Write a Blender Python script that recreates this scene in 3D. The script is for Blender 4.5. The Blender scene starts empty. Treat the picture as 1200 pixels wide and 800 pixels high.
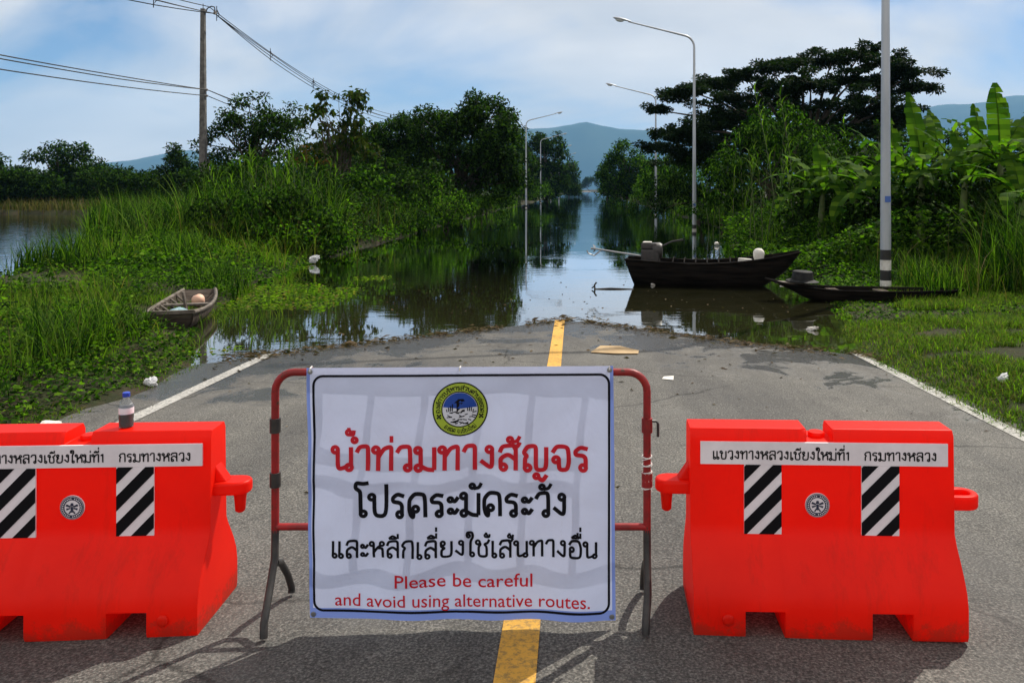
import bpy, bmesh, math, random
import numpy as np
from mathutils import Vector, Matrix

S = bpy.context.scene
COL = S.collection
R = math.radians

# ------------------------------------------------------------------ camera
F = 950.0            # focal length in pixels of a 1200 px wide frame
CX, HY = 672.0, 222.0  # optical axis column, horizon row
CAMZ = 1.87
cam = bpy.data.cameras.new('camera')
cam.sensor_width = 36.0
cam.lens = 36.0 * F / 1200.0
cam.shift_x = (600.0 - CX) / 1200.0
cam.shift_y = (HY - 400.0) / 1200.0
cam.clip_start = 0.05
cam.clip_end = 20000
camo = bpy.data.objects.new('camera', cam)
COL.objects.link(camo)
camo.location = (0, 0, CAMZ)
camo.rotation_euler = (R(90), 0, 0)
S.camera = camo

# ------------------------------------------------------------------ world, sun, exposure
SUN_EL, SUN_AZ = 50.0, 40.0     # azimuth measured from +Y towards +X
world = bpy.data.worlds.new('World')
S.world = world
world.use_nodes = True
wt = world.node_tree
wt.nodes.clear()


def wn(t, **kw):
    n = wt.nodes.new(t)
    for k, v in kw.items():
        setattr(n, k, v)
    return n


sky = wn('ShaderNodeTexSky', sky_type='NISHITA')
sky.sun_disc = False
sky.sun_elevation = R(SUN_EL)
sky.sun_rotation = R(SUN_AZ)
sky.air_density = 0.75
sky.dust_density = 0.2
sky.ozone_density = 3.5
bg = wn('ShaderNodeBackground')
bg.inputs['Strength'].default_value = 0.09
wo = wn('ShaderNodeOutputWorld')
tc = wn('ShaderNodeTexCoord')
# project the view direction on a high flat layer so the clouds lie down towards the horizon
sep = wn('ShaderNodeSeparateXYZ')
wt.links.new(tc.outputs['Generated'], sep.inputs[0])
add = wn('ShaderNodeMath', operation='ADD')
add.inputs[1].default_value = 0.42
wt.links.new(sep.outputs['Z'], add.inputs[0])
mx = wn('ShaderNodeMath', operation='MAXIMUM')
mx.inputs[1].default_value = 0.03
wt.links.new(add.outputs[0], mx.inputs[0])
dx = wn('ShaderNodeMath', operation='DIVIDE')
dy = wn('ShaderNodeMath', operation='DIVIDE')
wt.links.new(sep.outputs['X'], dx.inputs[0]); wt.links.new(mx.outputs[0], dx.inputs[1])
wt.links.new(sep.outputs['Y'], dy.inputs[0]); wt.links.new(mx.outputs[0], dy.inputs[1])
comb = wn('ShaderNodeCombineXYZ')
wt.links.new(dx.outputs[0], comb.inputs[0]); wt.links.new(dy.outputs[0], comb.inputs[1])
mp = wn('ShaderNodeMapping')
mp.inputs['Location'].default_value = (2.2, 8.1, 0)
mp.inputs['Rotation'].default_value = (0, 0, R(24))
mp.inputs['Scale'].default_value = (0.8, 1.5, 1)
wt.links.new(comb.outputs[0], mp.inputs['Vector'])
n1 = wn('ShaderNodeTexNoise')
n1.inputs['Scale'].default_value = 1.25
n1.inputs['Detail'].default_value = 9
n1.inputs['Roughness'].default_value = 0.5
n1.inputs['Distortion'].default_value = 0.5
wt.links.new(mp.outputs[0], n1.inputs['Vector'])
cr = wn('ShaderNodeValToRGB')
cr.color_ramp.elements[0].position = 0.33
cr.color_ramp.elements[0].color = (0, 0, 0, 1)
cr.color_ramp.elements[1].position = 0.47
cr.color_ramp.elements[1].color = (0.93, 0.93, 0.93, 1)
wt.links.new(n1.outputs['Fac'], cr.inputs['Fac'])
n2 = wn('ShaderNodeTexNoise')
n2.inputs['Scale'].default_value = 2.1
n2.inputs['Detail'].default_value = 6
wt.links.new(mp.outputs[0], n2.inputs['Vector'])
cc = wn('ShaderNodeValToRGB')
cc.color_ramp.elements[0].position = 0.3
cc.color_ramp.elements[0].color = (7.2, 7.0, 6.9, 1)
cc.color_ramp.elements[1].position = 0.7
cc.color_ramp.elements[1].color = (11.2, 10.3, 9.3, 1)
wt.links.new(n2.outputs['Fac'], cc.inputs['Fac'])
mixc = wn('ShaderNodeMix', data_type='RGBA')
wt.links.new(cr.outputs['Color'], mixc.inputs['Factor'])
wt.links.new(sky.outputs[0], mixc.inputs['A'])
wt.links.new(cc.outputs['Color'], mixc.inputs['B'])
wt.links.new(mixc.outputs['Result'], bg.inputs['Color'])
wt.links.new(bg.outputs[0], wo.inputs['Surface'])

sl = bpy.data.lights.new('sun', 'SUN')
sl.energy = 4.6
sl.angle = R(0.53)
sl.color = (1.0, 0.93, 0.82)
so = bpy.data.objects.new('sun', sl)
COL.objects.link(so)
sv = Vector((math.sin(R(SUN_AZ)) * math.cos(R(SUN_EL)), math.cos(R(SUN_AZ)) * math.cos(R(SUN_EL)), math.sin(R(SUN_EL))))
so.rotation_euler = (-sv).to_track_quat('-Z', 'Y').to_euler()
so.location = sv * 60

S.view_settings.view_transform = 'Standard'
S.view_settings.look = 'None'
S.view_settings.exposure = 0.38
S.view_settings.gamma = 1.0
S.view_settings.use_curve_mapping = False
S.render.engine = 'CYCLES'
S.cycles.max_bounces = 8
S.cycles.diffuse_bounces = 3
S.cycles.glossy_bounces = 3
S.cycles.transmission_bounces = 6
S.cycles.transparent_max_bounces = 8
S.cycles.volume_bounces = 0
S.cycles.caustics_reflective = False
S.cycles.caustics_refractive = False


# ------------------------------------------------------------------ helpers
def tag(o, label=None, cat=None, group=None, kind=None):
    if label: o['label'] = label
    if cat: o['category'] = cat
    if group: o['group'] = group
    if kind: o['kind'] = kind
    return o


def thing(name, loc=(0, 0, 0), rz=0.0, label=None, cat=None, group=None):
    o = bpy.data.objects.new(name, None)
    o.empty_display_size = 0.2
    COL.objects.link(o)
    o.location = loc
    o.rotation_euler = (0, 0, rz)
    return tag(o, label, cat, group)


def link(name, me, parent=None):
    o = bpy.data.objects.new(name, me)
    COL.objects.link(o)
    if parent is not None:
        o.parent = parent
    return o


def mesh_np(name, V, Fq, mat, parent=None, smooth=False):
    """V (n,3), Fq (m,k) arrays -> one mesh object"""
    V = np.asarray(V, dtype=np.float32)
    Fq = np.asarray(Fq, dtype=np.int32)
    me = bpy.data.meshes.new(name)
    m, k = Fq.shape
    me.vertices.add(len(V))
    me.vertices.foreach_set('co', V.ravel())
    me.loops.add(m * k)
    me.loops.foreach_set('vertex_index', Fq.ravel())
    me.polygons.add(m)
    me.polygons.foreach_set('loop_start', np.arange(0, m * k, k, dtype=np.int32))
    if smooth:
        me.polygons.foreach_set('use_smooth', np.ones(m, dtype=bool))
    me.update(calc_edges=True)
    me.materials.append(mat)
    return link(name, me, parent)


class MB:
    """collects shapes; build() links them as ONE mesh object"""

    def __init__(s):
        s.v, s.f, s.m = [], [], []

    def add(s, vs, fs, mi=0):
        b = len(s.v)
        s.v += [tuple(p) for p in vs]
        s.f += [tuple(i + b for i in f) for f in fs]
        s.m += [mi] * len(fs)

    def box(s, lo, hi, mi=0, M=None):
        x0, y0, z0 = lo; x1, y1, z1 = hi
        vs = [Vector(p) for p in ((x0, y0, z0), (x1, y0, z0), (x1, y1, z0), (x0, y1, z0), (x0, y0, z1), (x1, y0, z1), (x1, y1, z1), (x0, y1, z1))]
        if M: vs = [M @ p for p in vs]
        s.add(vs, [(3, 2, 1, 0), (4, 5, 6, 7), (0, 1, 5, 4), (1, 2, 6, 5), (2, 3, 7, 6), (3, 0, 4, 7)], mi)

    def tube(s, path, r, n=8, mi=0, caps=True):
        P = [Vector(p) for p in path]
        if not hasattr(r, '__len__'): r = [r] * len(P)
        up = None
        rings = []
        for i, p in enumerate(P):
            t = (P[min(i + 1, len(P) - 1)] - P[max(i - 1, 0)]).normalized()
            if up is None:
                a = Vector((0, 0, 1)) if abs(t.z) < 0.9 else Vector((1, 0, 0))
                up = (a - t * a.dot(t)).normalized()
            else:
                up = (up - t * up.dot(t)).normalized()
            sd = t.cross(up)
            rings.append([p + (up * math.cos(2 * math.pi * k / n) + sd * math.sin(2 * math.pi * k / n)) * r[i] for k in range(n)])
        vs = [q for g in rings for q in g]
        fs = []
        for i in range(len(P) - 1):
            for k in range(n):
                fs.append((i * n + k, i * n + (k + 1) % n, (i + 1) * n + (k + 1) % n, (i + 1) * n + k))
        if caps:
            fs.append(tuple(reversed(range(n))))
            fs.append(tuple((len(P) - 1) * n + k for k in range(n)))
        s.add(vs, fs, mi)

    def lathe(s, prof, n=20, mi=0, M=None, mis=None):
        vs, fs = [], []
        for (r, z) in prof:
            for k in range(n):
                a = 2 * math.pi * k / n
                p = Vector((r * math.cos(a), r * math.sin(a), z))
                vs.append(M @ p if M else p)
        b = len(s.v)
        s.v += [tuple(p) for p in vs]
        for i in range(len(prof) - 1):
            for k in range(n):
                s.f.append((b + i * n + k, b + i * n + (k + 1) % n, b + (i + 1) * n + (k + 1) % n, b + (i + 1) * n + k))
                s.m.append(mis[i] if mis else mi)
        s.f.append(tuple(b + k for k in reversed(range(n)))); s.m.append(mis[0] if mis else mi)
        s.f.append(tuple(b + (len(prof) - 1) * n + k for k in range(n))); s.m.append(mis[-1] if mis else mi)

    def prism(s, poly, y0, y1, mi=0, M=None):
        """poly in (x,z), extruded y0..y1"""
        n = len(poly)
        vs = [Vector((p[0], y0, p[1])) for p in poly] + [Vector((p[0], y1, p[1])) for p in poly]
        if M: vs = [M @ p for p in vs]
        fs = [tuple(range(n)), tuple(reversed(range(n, 2 * n)))]
        for k in range(n):
            fs.append((k, n + k, n + (k + 1) % n, (k + 1) % n))
        s.add(vs, fs, mi)

    def build(s, name, mats, parent=None, smooth=None, bevel=0.0, merge=True):
        me = bpy.data.meshes.new(name)
        me.from_pydata(s.v, [], s.f)
        if not isinstance(mats, (list, tuple)): mats = [mats]
        for m in mats: me.materials.append(m)
        me.polygons.foreach_set('material_index', s.m)
        bm = bmesh.new(); bm.from_mesh(me)
        if merge: bmesh.ops.remove_doubles(bm, verts=bm.verts, dist=1e-5)
        bmesh.ops.recalc_face_normals(bm, faces=bm.faces)
        bm.to_mesh(me); bm.free()
        if smooth is not None:
            for p in me.polygons: p.use_smooth = True
            me.set_sharp_from_angle(angle=R(smooth))
        o = link(name, me, parent)
        if bevel:
            b = o.modifiers.new('bevel', 'BEVEL')
            b.width = bevel; b.segments = 3; b.limit_method = 'ANGLE'; b.angle_limit = R(35)
            b.harden_normals = False
        return o


def copy_tree(o, parent=None):
    c = o.copy()
    COL.objects.link(c)
    c.parent = parent
    for ch in list(o.children):
        copy_tree(ch, c)
    return c


# ------------------------------------------------------------------ materials
def mat(name, col=(0.5, 0.5, 0.5), rough=0.6, metal=0.0, spec=0.5):
    m = bpy.data.materials.new(name)
    m.use_nodes = True
    b = m.node_tree.nodes['Principled BSDF']
    b.inputs['Base Color'].default_value = (*col, 1)
    b.inputs['Roughness'].default_value = rough
    b.inputs['Metallic'].default_value = metal
    b.inputs['Specular IOR Level'].default_value = spec
    return m


def N(m, t, **kw):
    n = m.node_tree.nodes.new(t)
    for k, v in kw.items():
        setattr(n, k, v)
    return n


def L(m, a, b):
    m.node_tree.links.new(a, b)


def ramp(m, fac, stops, interp='LINEAR'):
    r = N(m, 'ShaderNodeValToRGB')
    r.color_ramp.interpolation = interp
    while len(r.color_ramp.elements) < len(stops):
        r.color_ramp.elements.new(0.5)
    for e, (p, c) in zip(r.color_ramp.elements, stops):
        e.position = p
        e.color = (*c, 1) if len(c) == 3 else c
    L(m, fac, r.inputs['Fac'])
    return r.outputs['Color']


def noise(m, scale, detail=4, rough=0.5, coord='Object', stretch=None, dist=0.0):
    t = N(m, 'ShaderNodeTexCoord')
    src = t.outputs[coord]
    if stretch:
        mp_ = N(m, 'ShaderNodeMapping')
        mp_.inputs['Scale'].default_value = stretch
        L(m, src, mp_.inputs['Vector'])
        src = mp_.outputs[0]
    n = N(m, 'ShaderNodeTexNoise')
    n.inputs['Scale'].default_value = scale
    n.inputs['Detail'].default_value = detail
    n.inputs['Roughness'].default_value = rough
    n.inputs['Distortion'].default_value = dist
    L(m, src, n.inputs['Vector'])
    return n.outputs['Fac']


def bump(m, h, strength=0.4, dist=0.01):
    b = N(m, 'ShaderNodeBump')
    b.inputs['Strength'].default_value = strength
    b.inputs['Distance'].default_value = dist
    L(m, h, b.inputs['Height'])
    L(m, b.outputs['Normal'], m.node_tree.nodes['Principled BSDF'].inputs['Normal'])


def mixrgb(m, fac, a, b, mode='MIX'):
    n = N(m, 'ShaderNodeMix', data_type='RGBA', blend_type=mode)
    for sock, v in (('Factor', fac), ('A', a), ('B', b)):
        if hasattr(v, 'links'):
            L(m, v, n.inputs[sock])
        else:
            n.inputs[sock].default_value = v if sock == 'Factor' else (*v, 1)
    return n.outputs['Result']


def worn(name, c0, c1, scale=8, rough=0.6, spec=0.4, bumpk=0.0, stretch=None, lo=0.35, hi=0.65):
    m = mat(name, c0, rough, 0, spec)
    f = noise(m, scale, 6, 0.6, stretch=stretch)
    L(m, ramp(m, f, [(lo, c0), (hi, c1)]), m.node_tree.nodes['Principled BSDF'].inputs['Base Color'])
    if bumpk: bump(m, f, bumpk, 0.01)
    return m


def leafmat(name, cols, trans=0.4, tcol=None, rough=0.75):
    """cols: stops picked per leaf at random; part of the light comes through the blade"""
    m = mat(name, cols[0], rough, 0, 0.06)
    g = N(m, 'ShaderNodeNewGeometry')
    k = len(cols)
    c = ramp(m, g.outputs['Random Per Island'], [(i / max(1, k - 1), cc_) for i, cc_ in enumerate(cols)])
    b = m.node_tree.nodes['Principled BSDF']
    L(m, c, b.inputs['Base Color'])
    t = N(m, 'ShaderNodeBsdfTranslucent')
    L(m, mixrgb(m, 1.0, c, tcol or (1.35, 1.7, 0.6), 'MULTIPLY'), t.inputs['Color'])
    x = N(m, 'ShaderNodeMixShader')
    x.inputs[0].default_value = trans
    L(m, b.outputs[0], x.inputs[1]); L(m, t.outputs[0], x.inputs[2])
    L(m, x.outputs[0], m.node_tree.nodes['Material Output'].inputs['Surface'])
    return m


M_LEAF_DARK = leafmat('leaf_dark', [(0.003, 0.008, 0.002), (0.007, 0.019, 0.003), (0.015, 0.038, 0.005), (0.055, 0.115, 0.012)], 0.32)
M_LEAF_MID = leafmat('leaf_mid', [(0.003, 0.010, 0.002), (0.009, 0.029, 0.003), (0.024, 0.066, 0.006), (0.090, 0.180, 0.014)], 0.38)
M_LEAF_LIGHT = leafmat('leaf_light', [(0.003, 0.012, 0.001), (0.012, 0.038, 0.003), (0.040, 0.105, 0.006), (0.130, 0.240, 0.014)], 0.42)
M_LEAF_TEAK = leafmat('leaf_teak', [(0.008, 0.022, 0.004), (0.022, 0.048, 0.006), (0.055, 0.062, 0.012), (0.014, 0.036, 0.005)], 0.4)
M_LEAF_RAIN = leafmat('leaf_rain', [(0.005, 0.012, 0.004), (0.010, 0.022, 0.006), (0.018, 0.038, 0.009)], 0.2)
M_LEAF_RUST = leafmat('leaf_rust', [(0.08, 0.024, 0.008), (0.020, 0.040, 0.006), (0.10, 0.045, 0.012), (0.014, 0.034, 0.005)], 0.4)
M_REED = leafmat('reed', [(0.003, 0.012, 0.001), (0.010, 0.034, 0.002), (0.040, 0.100, 0.006), (0.115, 0.200, 0.018), (0.004, 0.016, 0.002), (0.014, 0.044, 0.004)], 0.38)
M_GRASS = leafmat('grass', [(0.010, 0.030, 0.003), (0.060, 0.130, 0.007), (0.16, 0.26, 0.016), (0.030, 0.075, 0.006), (0.19, 0.16, 0.05)], 0.44)
M_GRASS_DRY = leafmat('grass_dry', [(0.08, 0.065, 0.025), (0.15, 0.12, 0.045), (0.045, 0.070, 0.012), (0.05, 0.038, 0.016), (0.04, 0.065, 0.01)], 0.3)
M_BANANA = leafmat('banana_leaf', [(0.018, 0.060, 0.005), (0.050, 0.120, 0.008), (0.11, 0.20, 0.014), (0.03, 0.08, 0.006)], 0.5)
M_BARK = worn('bark', (0.035, 0.027, 0.02), (0.10, 0.085, 0.065), 14, 0.9, 0.2, 0.6, stretch=(1, 1, 0.25))
M_STEM = worn('green_stem', (0.05, 0.09, 0.02), (0.12, 0.14, 0.05), 10, 0.6, 0.3)

# asphalt: pale aggregate in dark binder, worn patches, cracks, damp near the water
M_ROAD = mat('asphalt', (0.09, 0.09, 0.088), 0.85, 0, 0.35)
_b = M_ROAD.node_tree.nodes['Principled BSDF']
_agg = noise(M_ROAD, 95, 3, 0.7)
_big = noise(M_ROAD, 0.55, 5, 0.6)
_mid = noise(M_ROAD, 6, 5, 0.65, stretch=(1, 0.5, 1))
_c = ramp(M_ROAD, _agg, [(0.30, (0.022, 0.022, 0.022)), (0.50, (0.086, 0.084, 0.080)), (0.72, (0.25, 0.243, 0.228))])
_w = ramp(M_ROAD, _big, [(0.32, (0.72, 0.72, 0.73)), (0.68, (1.15, 1.14, 1.10))])
_c = mixrgb(M_ROAD, 1.0, _c, _w, 'MULTIPLY')
_w = ramp(M_ROAD, _mid, [(0.3, (0.86, 0.86, 0.86)), (0.7, (1.1, 1.1, 1.1))])
_c = mixrgb(M_ROAD, 1.0, _c, _w, 'MULTIPLY')
# worn wheel tracks, silt film and stains drawn out along the road
_str = ramp(M_ROAD, noise(M_ROAD, 1.1, 5, 0.6, stretch=(1.3, 0.10, 1)), [(0.34, (0.74, 0.74, 0.75)), (0.62, (1.12, 1.11, 1.08))])
_c = mixrgb(M_ROAD, 1.0, _c, _str, 'MULTIPLY')
_st2 = ramp(M_ROAD, noise(M_ROAD, 2.6, 7, 0.7, dist=0.6), [(0.58, (0, 0, 0)), (0.70, (0.55, 0.55, 0.55))])
_c = mixrgb(M_ROAD, _st2, _c, mixrgb(M_ROAD, 1.0, _c, (0.55, 0.54, 0.52), 'MULTIPLY'))
_silt = ramp(M_ROAD, noise(M_ROAD, 0.9, 6, 0.65, dist=0.4), [(0.55, (0, 0, 0)), (0.72, (0.45, 0.45, 0.45))])
_c = mixrgb(M_ROAD, _silt, _c, (0.145, 0.142, 0.134))
# cracks
_tc = N(M_ROAD, 'ShaderNodeTexCoord')
_wob = N(M_ROAD, 'ShaderNodeTexNoise'); _wob.inputs['Scale'].default_value = 2.2; _wob.inputs['Detail'].default_value = 4
L(M_ROAD, _tc.outputs['Object'], _wob.inputs['Vector'])
_mixv = N(M_ROAD, 'ShaderNodeMix', data_type='VECTOR'); _mixv.inputs['Factor'].default_value = 0.22
L(M_ROAD, _tc.outputs['Object'], _mixv.inputs['A']); L(M_ROAD, _wob.outputs['Color'], _mixv.inputs['B'])
_vor = N(M_ROAD, 'ShaderNodeTexVoronoi', feature='DISTANCE_TO_EDGE'); _vor.inputs['Scale'].default_value = 0.62
L(M_ROAD, _mixv.outputs['Result'], _vor.inputs['Vector'])
_ck = ramp(M_ROAD, _vor.outputs['Distance'], [(0.0, (0.25, 0.25, 0.25)), (0.009, (1, 1, 1))])
_ckm = ramp(M_ROAD, noise(M_ROAD, 0.4, 3, 0.5), [(0.44, (0, 0, 0)), (0.56, (0.9, 0.9, 0.9))])
_c = mixrgb(M_ROAD, _ckm, _c, mixrgb(M_ROAD, 1.0, _c, _ck, 'MULTIPLY'))
# damp asphalt where it lies within a few centimetres of the flood level
_geo = N(M_ROAD, 'ShaderNodeNewGeometry')
_sep = N(M_ROAD, 'ShaderNodeSeparateXYZ'); L(M_ROAD, _geo.outputs['Position'], _sep.inputs[0])
_nz = noise(M_ROAD, 1.3, 6, 0.65, dist=0.5)
_mm = N(M_ROAD, 'ShaderNodeMath', operation='MULTIPLY_ADD'); _mm.inputs[1].default_value = 0.26; _mm.inputs[2].default_value = -0.150
L(M_ROAD, _nz, _mm.inputs[0])
_ad = N(M_ROAD, 'ShaderNodeMath', operation='ADD'); L(M_ROAD, _mm.outputs[0], _ad.inputs[0]); L(M_ROAD, _sep.outputs['Z'], _ad.inputs[1])
_wet = ramp(M_ROAD, _ad.outputs[0], [(0.012, (1, 1, 1)), (0.030, (0, 0, 0))])
_c = mixrgb(M_ROAD, _wet, _c, mixrgb(M_ROAD, 1.0, _c, (0.42, 0.41, 0.40), 'MULTIPLY'))
L(M_ROAD, _c, _b.inputs['Base Color'])
_r = N(M_ROAD, 'ShaderNodeMapRange'); _r.inputs['To Min'].default_value = 0.85; _r.inputs['To Max'].default_value = 0.22
L(M_ROAD, _wet, _r.inputs['Value']); L(M_ROAD, _r.outputs[0], _b.inputs['Roughness'])
bump(M_ROAD, _agg, 0.55, 0.006)


def paintmat(name, col, dirt):
    m = mat(name, col, 0.7, 0, 0.3)
    f = noise(m, 38, 6, 0.75)
    g = noise(m, 3, 4, 0.6)
    c = mixrgb(m, ramp(m, f, [(0.47, (0, 0, 0)), (0.60, (0.9, 0.9, 0.9))]), col, dirt)
    c = mixrgb(m, 1.0, c, ramp(m, g, [(0.3, (0.7, 0.7, 0.7)), (0.65, (1, 1, 1))]), 'MULTIPLY')
    L(m, c, m.node_tree.nodes['Principled BSDF'].inputs['Base Color'])
    bump(m, noise(m, 95, 3, 0.7), 0.4, 0.005)
    return m


M_YELLOW = paintmat('yellow_paint', (0.70, 0.38, 0.055), (0.30, 0.19, 0.06))
M_WHITEP = paintmat('white_paint', (0.46, 0.45, 0.42), (0.13, 0.127, 0.118))

M_GROUND = mat('soil', (0.06, 0.05, 0.03), 0.95, 0, 0.2)
_f = noise(M_GROUND, 1.7, 8, 0.65); _g = noise(M_GROUND, 18, 6, 0.7)
_c = ramp(M_GROUND, _f, [(0.35, (0.030, 0.022, 0.013)), (0.5, (0.022, 0.030, 0.009)), (0.65, (0.048, 0.037, 0.022))])
_c = mixrgb(M_GROUND, 1.0, _c, ramp(M_GROUND, _g, [(0.3, (0.5, 0.5, 0.5)), (0.7, (1.25, 1.2, 1.1))]), 'MULTIPLY')
L(M_GROUND, _c, M_GROUND.node_tree.nodes['Principled BSDF'].inputs['Base Color'])
bump(M_GROUND, _g, 0.8, 0.03)

# flood water: mirror-like by Fresnel, silty underneath, half see-through in the shallows
M_WATER = bpy.data.materials.new('flood_water'); M_WATER.use_nodes = True
_nt = M_WATER.node_tree; _nt.nodes.remove(_nt.nodes['Principled BSDF'])
_gl = N(M_WATER, 'ShaderNodeBsdfGlossy'); _gl.inputs['Roughness'].default_value = 0.015; _gl.inputs['Color'].default_value = (0.95, 0.97, 1, 1)
_df = N(M_WATER, 'ShaderNodeBsdfDiffuse'); _df.inputs['Color'].default_value = (0.034, 0.034, 0.013, 1)
_tr = N(M_WATER, 'ShaderNodeBsdfTransparent'); _tr.inputs['Color'].default_value = (0.62, 0.58, 0.36, 1)
_m1 = N(M_WATER, 'ShaderNodeMixShader'); _m1.inputs[0].default_value = 0.17
L(M_WATER, _df.outputs[0], _m1.inputs[1]); L(M_WATER, _tr.outputs[0], _m1.inputs[2])
_fr = N(M_WATER, 'ShaderNodeFresnel'); _fr.inputs['IOR'].default_value = 1.4
_m2 = N(M_WATER, 'ShaderNodeMixShader')
_fk = N(M_WATER, 'ShaderNodeMath', operation='MULTIPLY', use_clamp=True); _fk.inputs[1].default_value = 1.75; L(M_WATER, _fr.outputs[0], _fk.inputs[0])
L(M_WATER, _fk.outputs[0], _m2.inputs[0]); L(M_WATER, _m1.outputs[0], _m2.inputs[1]); L(M_WATER, _gl.outputs[0], _m2.inputs[2])
L(M_WATER, _m2.outputs[0], _nt.nodes['Material Output'].inputs['Surface'])
_wa = noise(M_WATER, 1.5, 3, 0.5, coord='Object', stretch=(0.5, 2.4, 1), dist=0.3)
_wb = noise(M_WATER, 7.0, 2, 0.5, coord='Object', stretch=(0.35, 1.6, 1))
_mask = ramp(M_WATER, noise(M_WATER, 0.16, 3, 0.55, stretch=(0.7, 1.3, 1)), [(0.44, (0.10, 0.10, 0.10)), (0.58, (1, 1, 1))])
_s = N(M_WATER, 'ShaderNodeMath', operation='MULTIPLY_ADD'); _s.inputs[1].default_value = 0.35
L(M_WATER, _wb, _s.inputs[0]); L(M_WATER, _wa, _s.inputs[2])
_tcw = N(M_WATER, 'ShaderNodeTexCoord'); _sxw = N(M_WATER, 'ShaderNodeSeparateXYZ'); L(M_WATER, _tcw.outputs['Object'], _sxw.inputs[0])
_mrw = N(M_WATER, 'ShaderNodeMapRange'); _mrw.inputs['From Min'].default_value = -8.5; _mrw.inputs['From Max'].default_value = -12; _mrw.inputs['To Min'].default_value = 0; _mrw.inputs['To Max'].default_value = 5
L(M_WATER, _sxw.outputs['X'], _mrw.inputs['Value'])
_mxw = N(M_WATER, 'ShaderNodeMath', operation='MAXIMUM'); L(M_WATER, _mrw.outputs[0], _mxw.inputs[0]); L(M_WATER, _mask, _mxw.inputs[1])
_s2 = N(M_WATER, 'ShaderNodeMath', operation='MULTIPLY'); L(M_WATER, _s.outputs[0], _s2.inputs[0]); L(M_WATER, _mxw.outputs[0], _s2.inputs[1])
_bp = N(M_WATER, 'ShaderNodeBump'); _bp.inputs['Strength'].default_value = 1.0; _bp.inputs['Distance'].default_value = 0.0030
L(M_WATER, _s2.outputs[0], _bp.inputs['Height'])
for n_ in (_gl, _fr, _df):
    L(M_WATER, _bp.outputs['Normal'], n_.inputs['Normal'])

M_MOUNT = worn('mountain_forest', (0.022, 0.045, 0.025), (0.05, 0.075, 0.04), 0.002, 0.95, 0.1)

# red plastic of the barriers: pigmented polyethylene, some light passes through the hollow shell
M_RED = mat('red_plastic', (0.92, 0.020, 0.006), 0.42, 0, 0.3)
_b = M_RED.node_tree.nodes['Principled BSDF']
_f = noise(M_RED, 3.5, 5, 0.6)
_c = ramp(M_RED, _f, [(0.30, (0.88, 0.017, 0.006)), (0.7, (0.95, 0.026, 0.008))])
_d = ramp(M_RED, noise(M_RED, 5, 8, 0.75, stretch=(1.6, 1, 0.30)), [(0.54, (0, 0, 0)), (0.74, (0.45, 0.45, 0.45))])
_c = mixrgb(M_RED, _d, _c, (0.46, 0.030, 0.014))
_sc = ramp(M_RED, noise(M_RED, 22, 8, 0.8, stretch=(1, 1, 2.2)), [(0.66, (0, 0, 0)), (0.74, (0.55, 0.55, 0.55))])
_c = mixrgb(M_RED, _sc, _c, (0.80, 0.12, 0.07))
# mud splashed up from the ground on the foot of the shell
_tz = N(M_RED, 'ShaderNodeTexCoord'); _sz = N(M_RED, 'ShaderNodeSeparateXYZ'); L(M_RED, _tz.outputs['Object'], _sz.inputs[0])
_mz = N(M_RED, 'ShaderNodeMath', operation='MULTIPLY_ADD'); _mz.inputs[1].default_value = -0.34; L(M_RED, noise(M_RED, 13, 8, 0.75), _mz.inputs[0]); L(M_RED, _sz.outputs['Z'], _mz.inputs[2])
_mud = ramp(M_RED, _mz.outputs[0], [(0.0, (0.6, 0.6, 0.6)), (0.012, (0.0, 0.0, 0.0))])
_mm0 = N(M_RED, 'ShaderNodeMath', operation='ADD'); _mm0.inputs[1].default_value = 0.155; L(M_RED, _mz.outputs[0], _mm0.inputs[0])
_mud = ramp(M_RED, _mm0.outputs[0], [(0.0, (0.45, 0.45, 0.45)), (0.05, (0, 0, 0))])
_c = mixrgb(M_RED, _mud, _c, (0.20, 0.07, 0.04))
L(M_RED, _c, _b.inputs['Base Color'])
_t = N(M_RED, 'ShaderNodeBsdfTranslucent'); L(M_RED, _c, _t.inputs['Color'])
_x = N(M_RED, 'ShaderNodeMixShader'); _x.inputs[0].default_value = 0.52
L(M_RED, _b.outputs[0], _x.inputs[1]); L(M_RED, _t.outputs[0], _x.inputs[2])
L(M_RED, _x.outputs[0], M_RED.node_tree.nodes['Material Output'].inputs['Surface'])
bump(M_RED, noise(M_RED, 16, 5, 0.6), 0.12, 0.01)

M_WHITE = worn('reflective_white', (0.86, 0.80, 0.86), (0.74, 0.69, 0.74), 9, 0.45, 0.5)
M_BLACK = mat('black_print', (0.006, 0.006, 0.008), 0.7, 0, 0.1)
M_BLACKM = worn('black_metal', (0.012, 0.012, 0.013), (0.035, 0.03, 0.028), 20, 0.5, 0.5)
M_REDM = worn('red_enamel', (0.33, 0.012, 0.014), (0.17, 0.012, 0.012), 14, 0.45, 0.4)
_b = M_REDM.node_tree.nodes['Principled BSDF']
_lk = _b.inputs['Base Color'].links[0].from_socket
_rs = ramp(M_REDM, noise(M_REDM, 34, 8, 0.75), [(0.58, (0, 0, 0)), (0.64, (1, 1, 1))])
L(M_REDM, mixrgb(M_REDM, _rs, _lk, (0.07, 0.030, 0.018)), _b.inputs['Base Color'])
bump(M_REDM, noise(M_REDM, 34, 8, 0.75), 0.25, 0.003)
M_STRINGW = mat('white_cord', (0.7, 0.68, 0.66), 0.8)
M_NAVY = mat('navy_print', (0.02, 0.025, 0.06), 0.5)
M_GALV = worn('galvanised_steel', (0.33, 0.36, 0.40), (0.46, 0.49, 0.53), 3, 0.42, 0.5, stretch=(1, 1, 0.15))
M_GALV.node_tree.nodes['Principled BSDF'].inputs['Metallic'].default_value = 0.35
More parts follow.
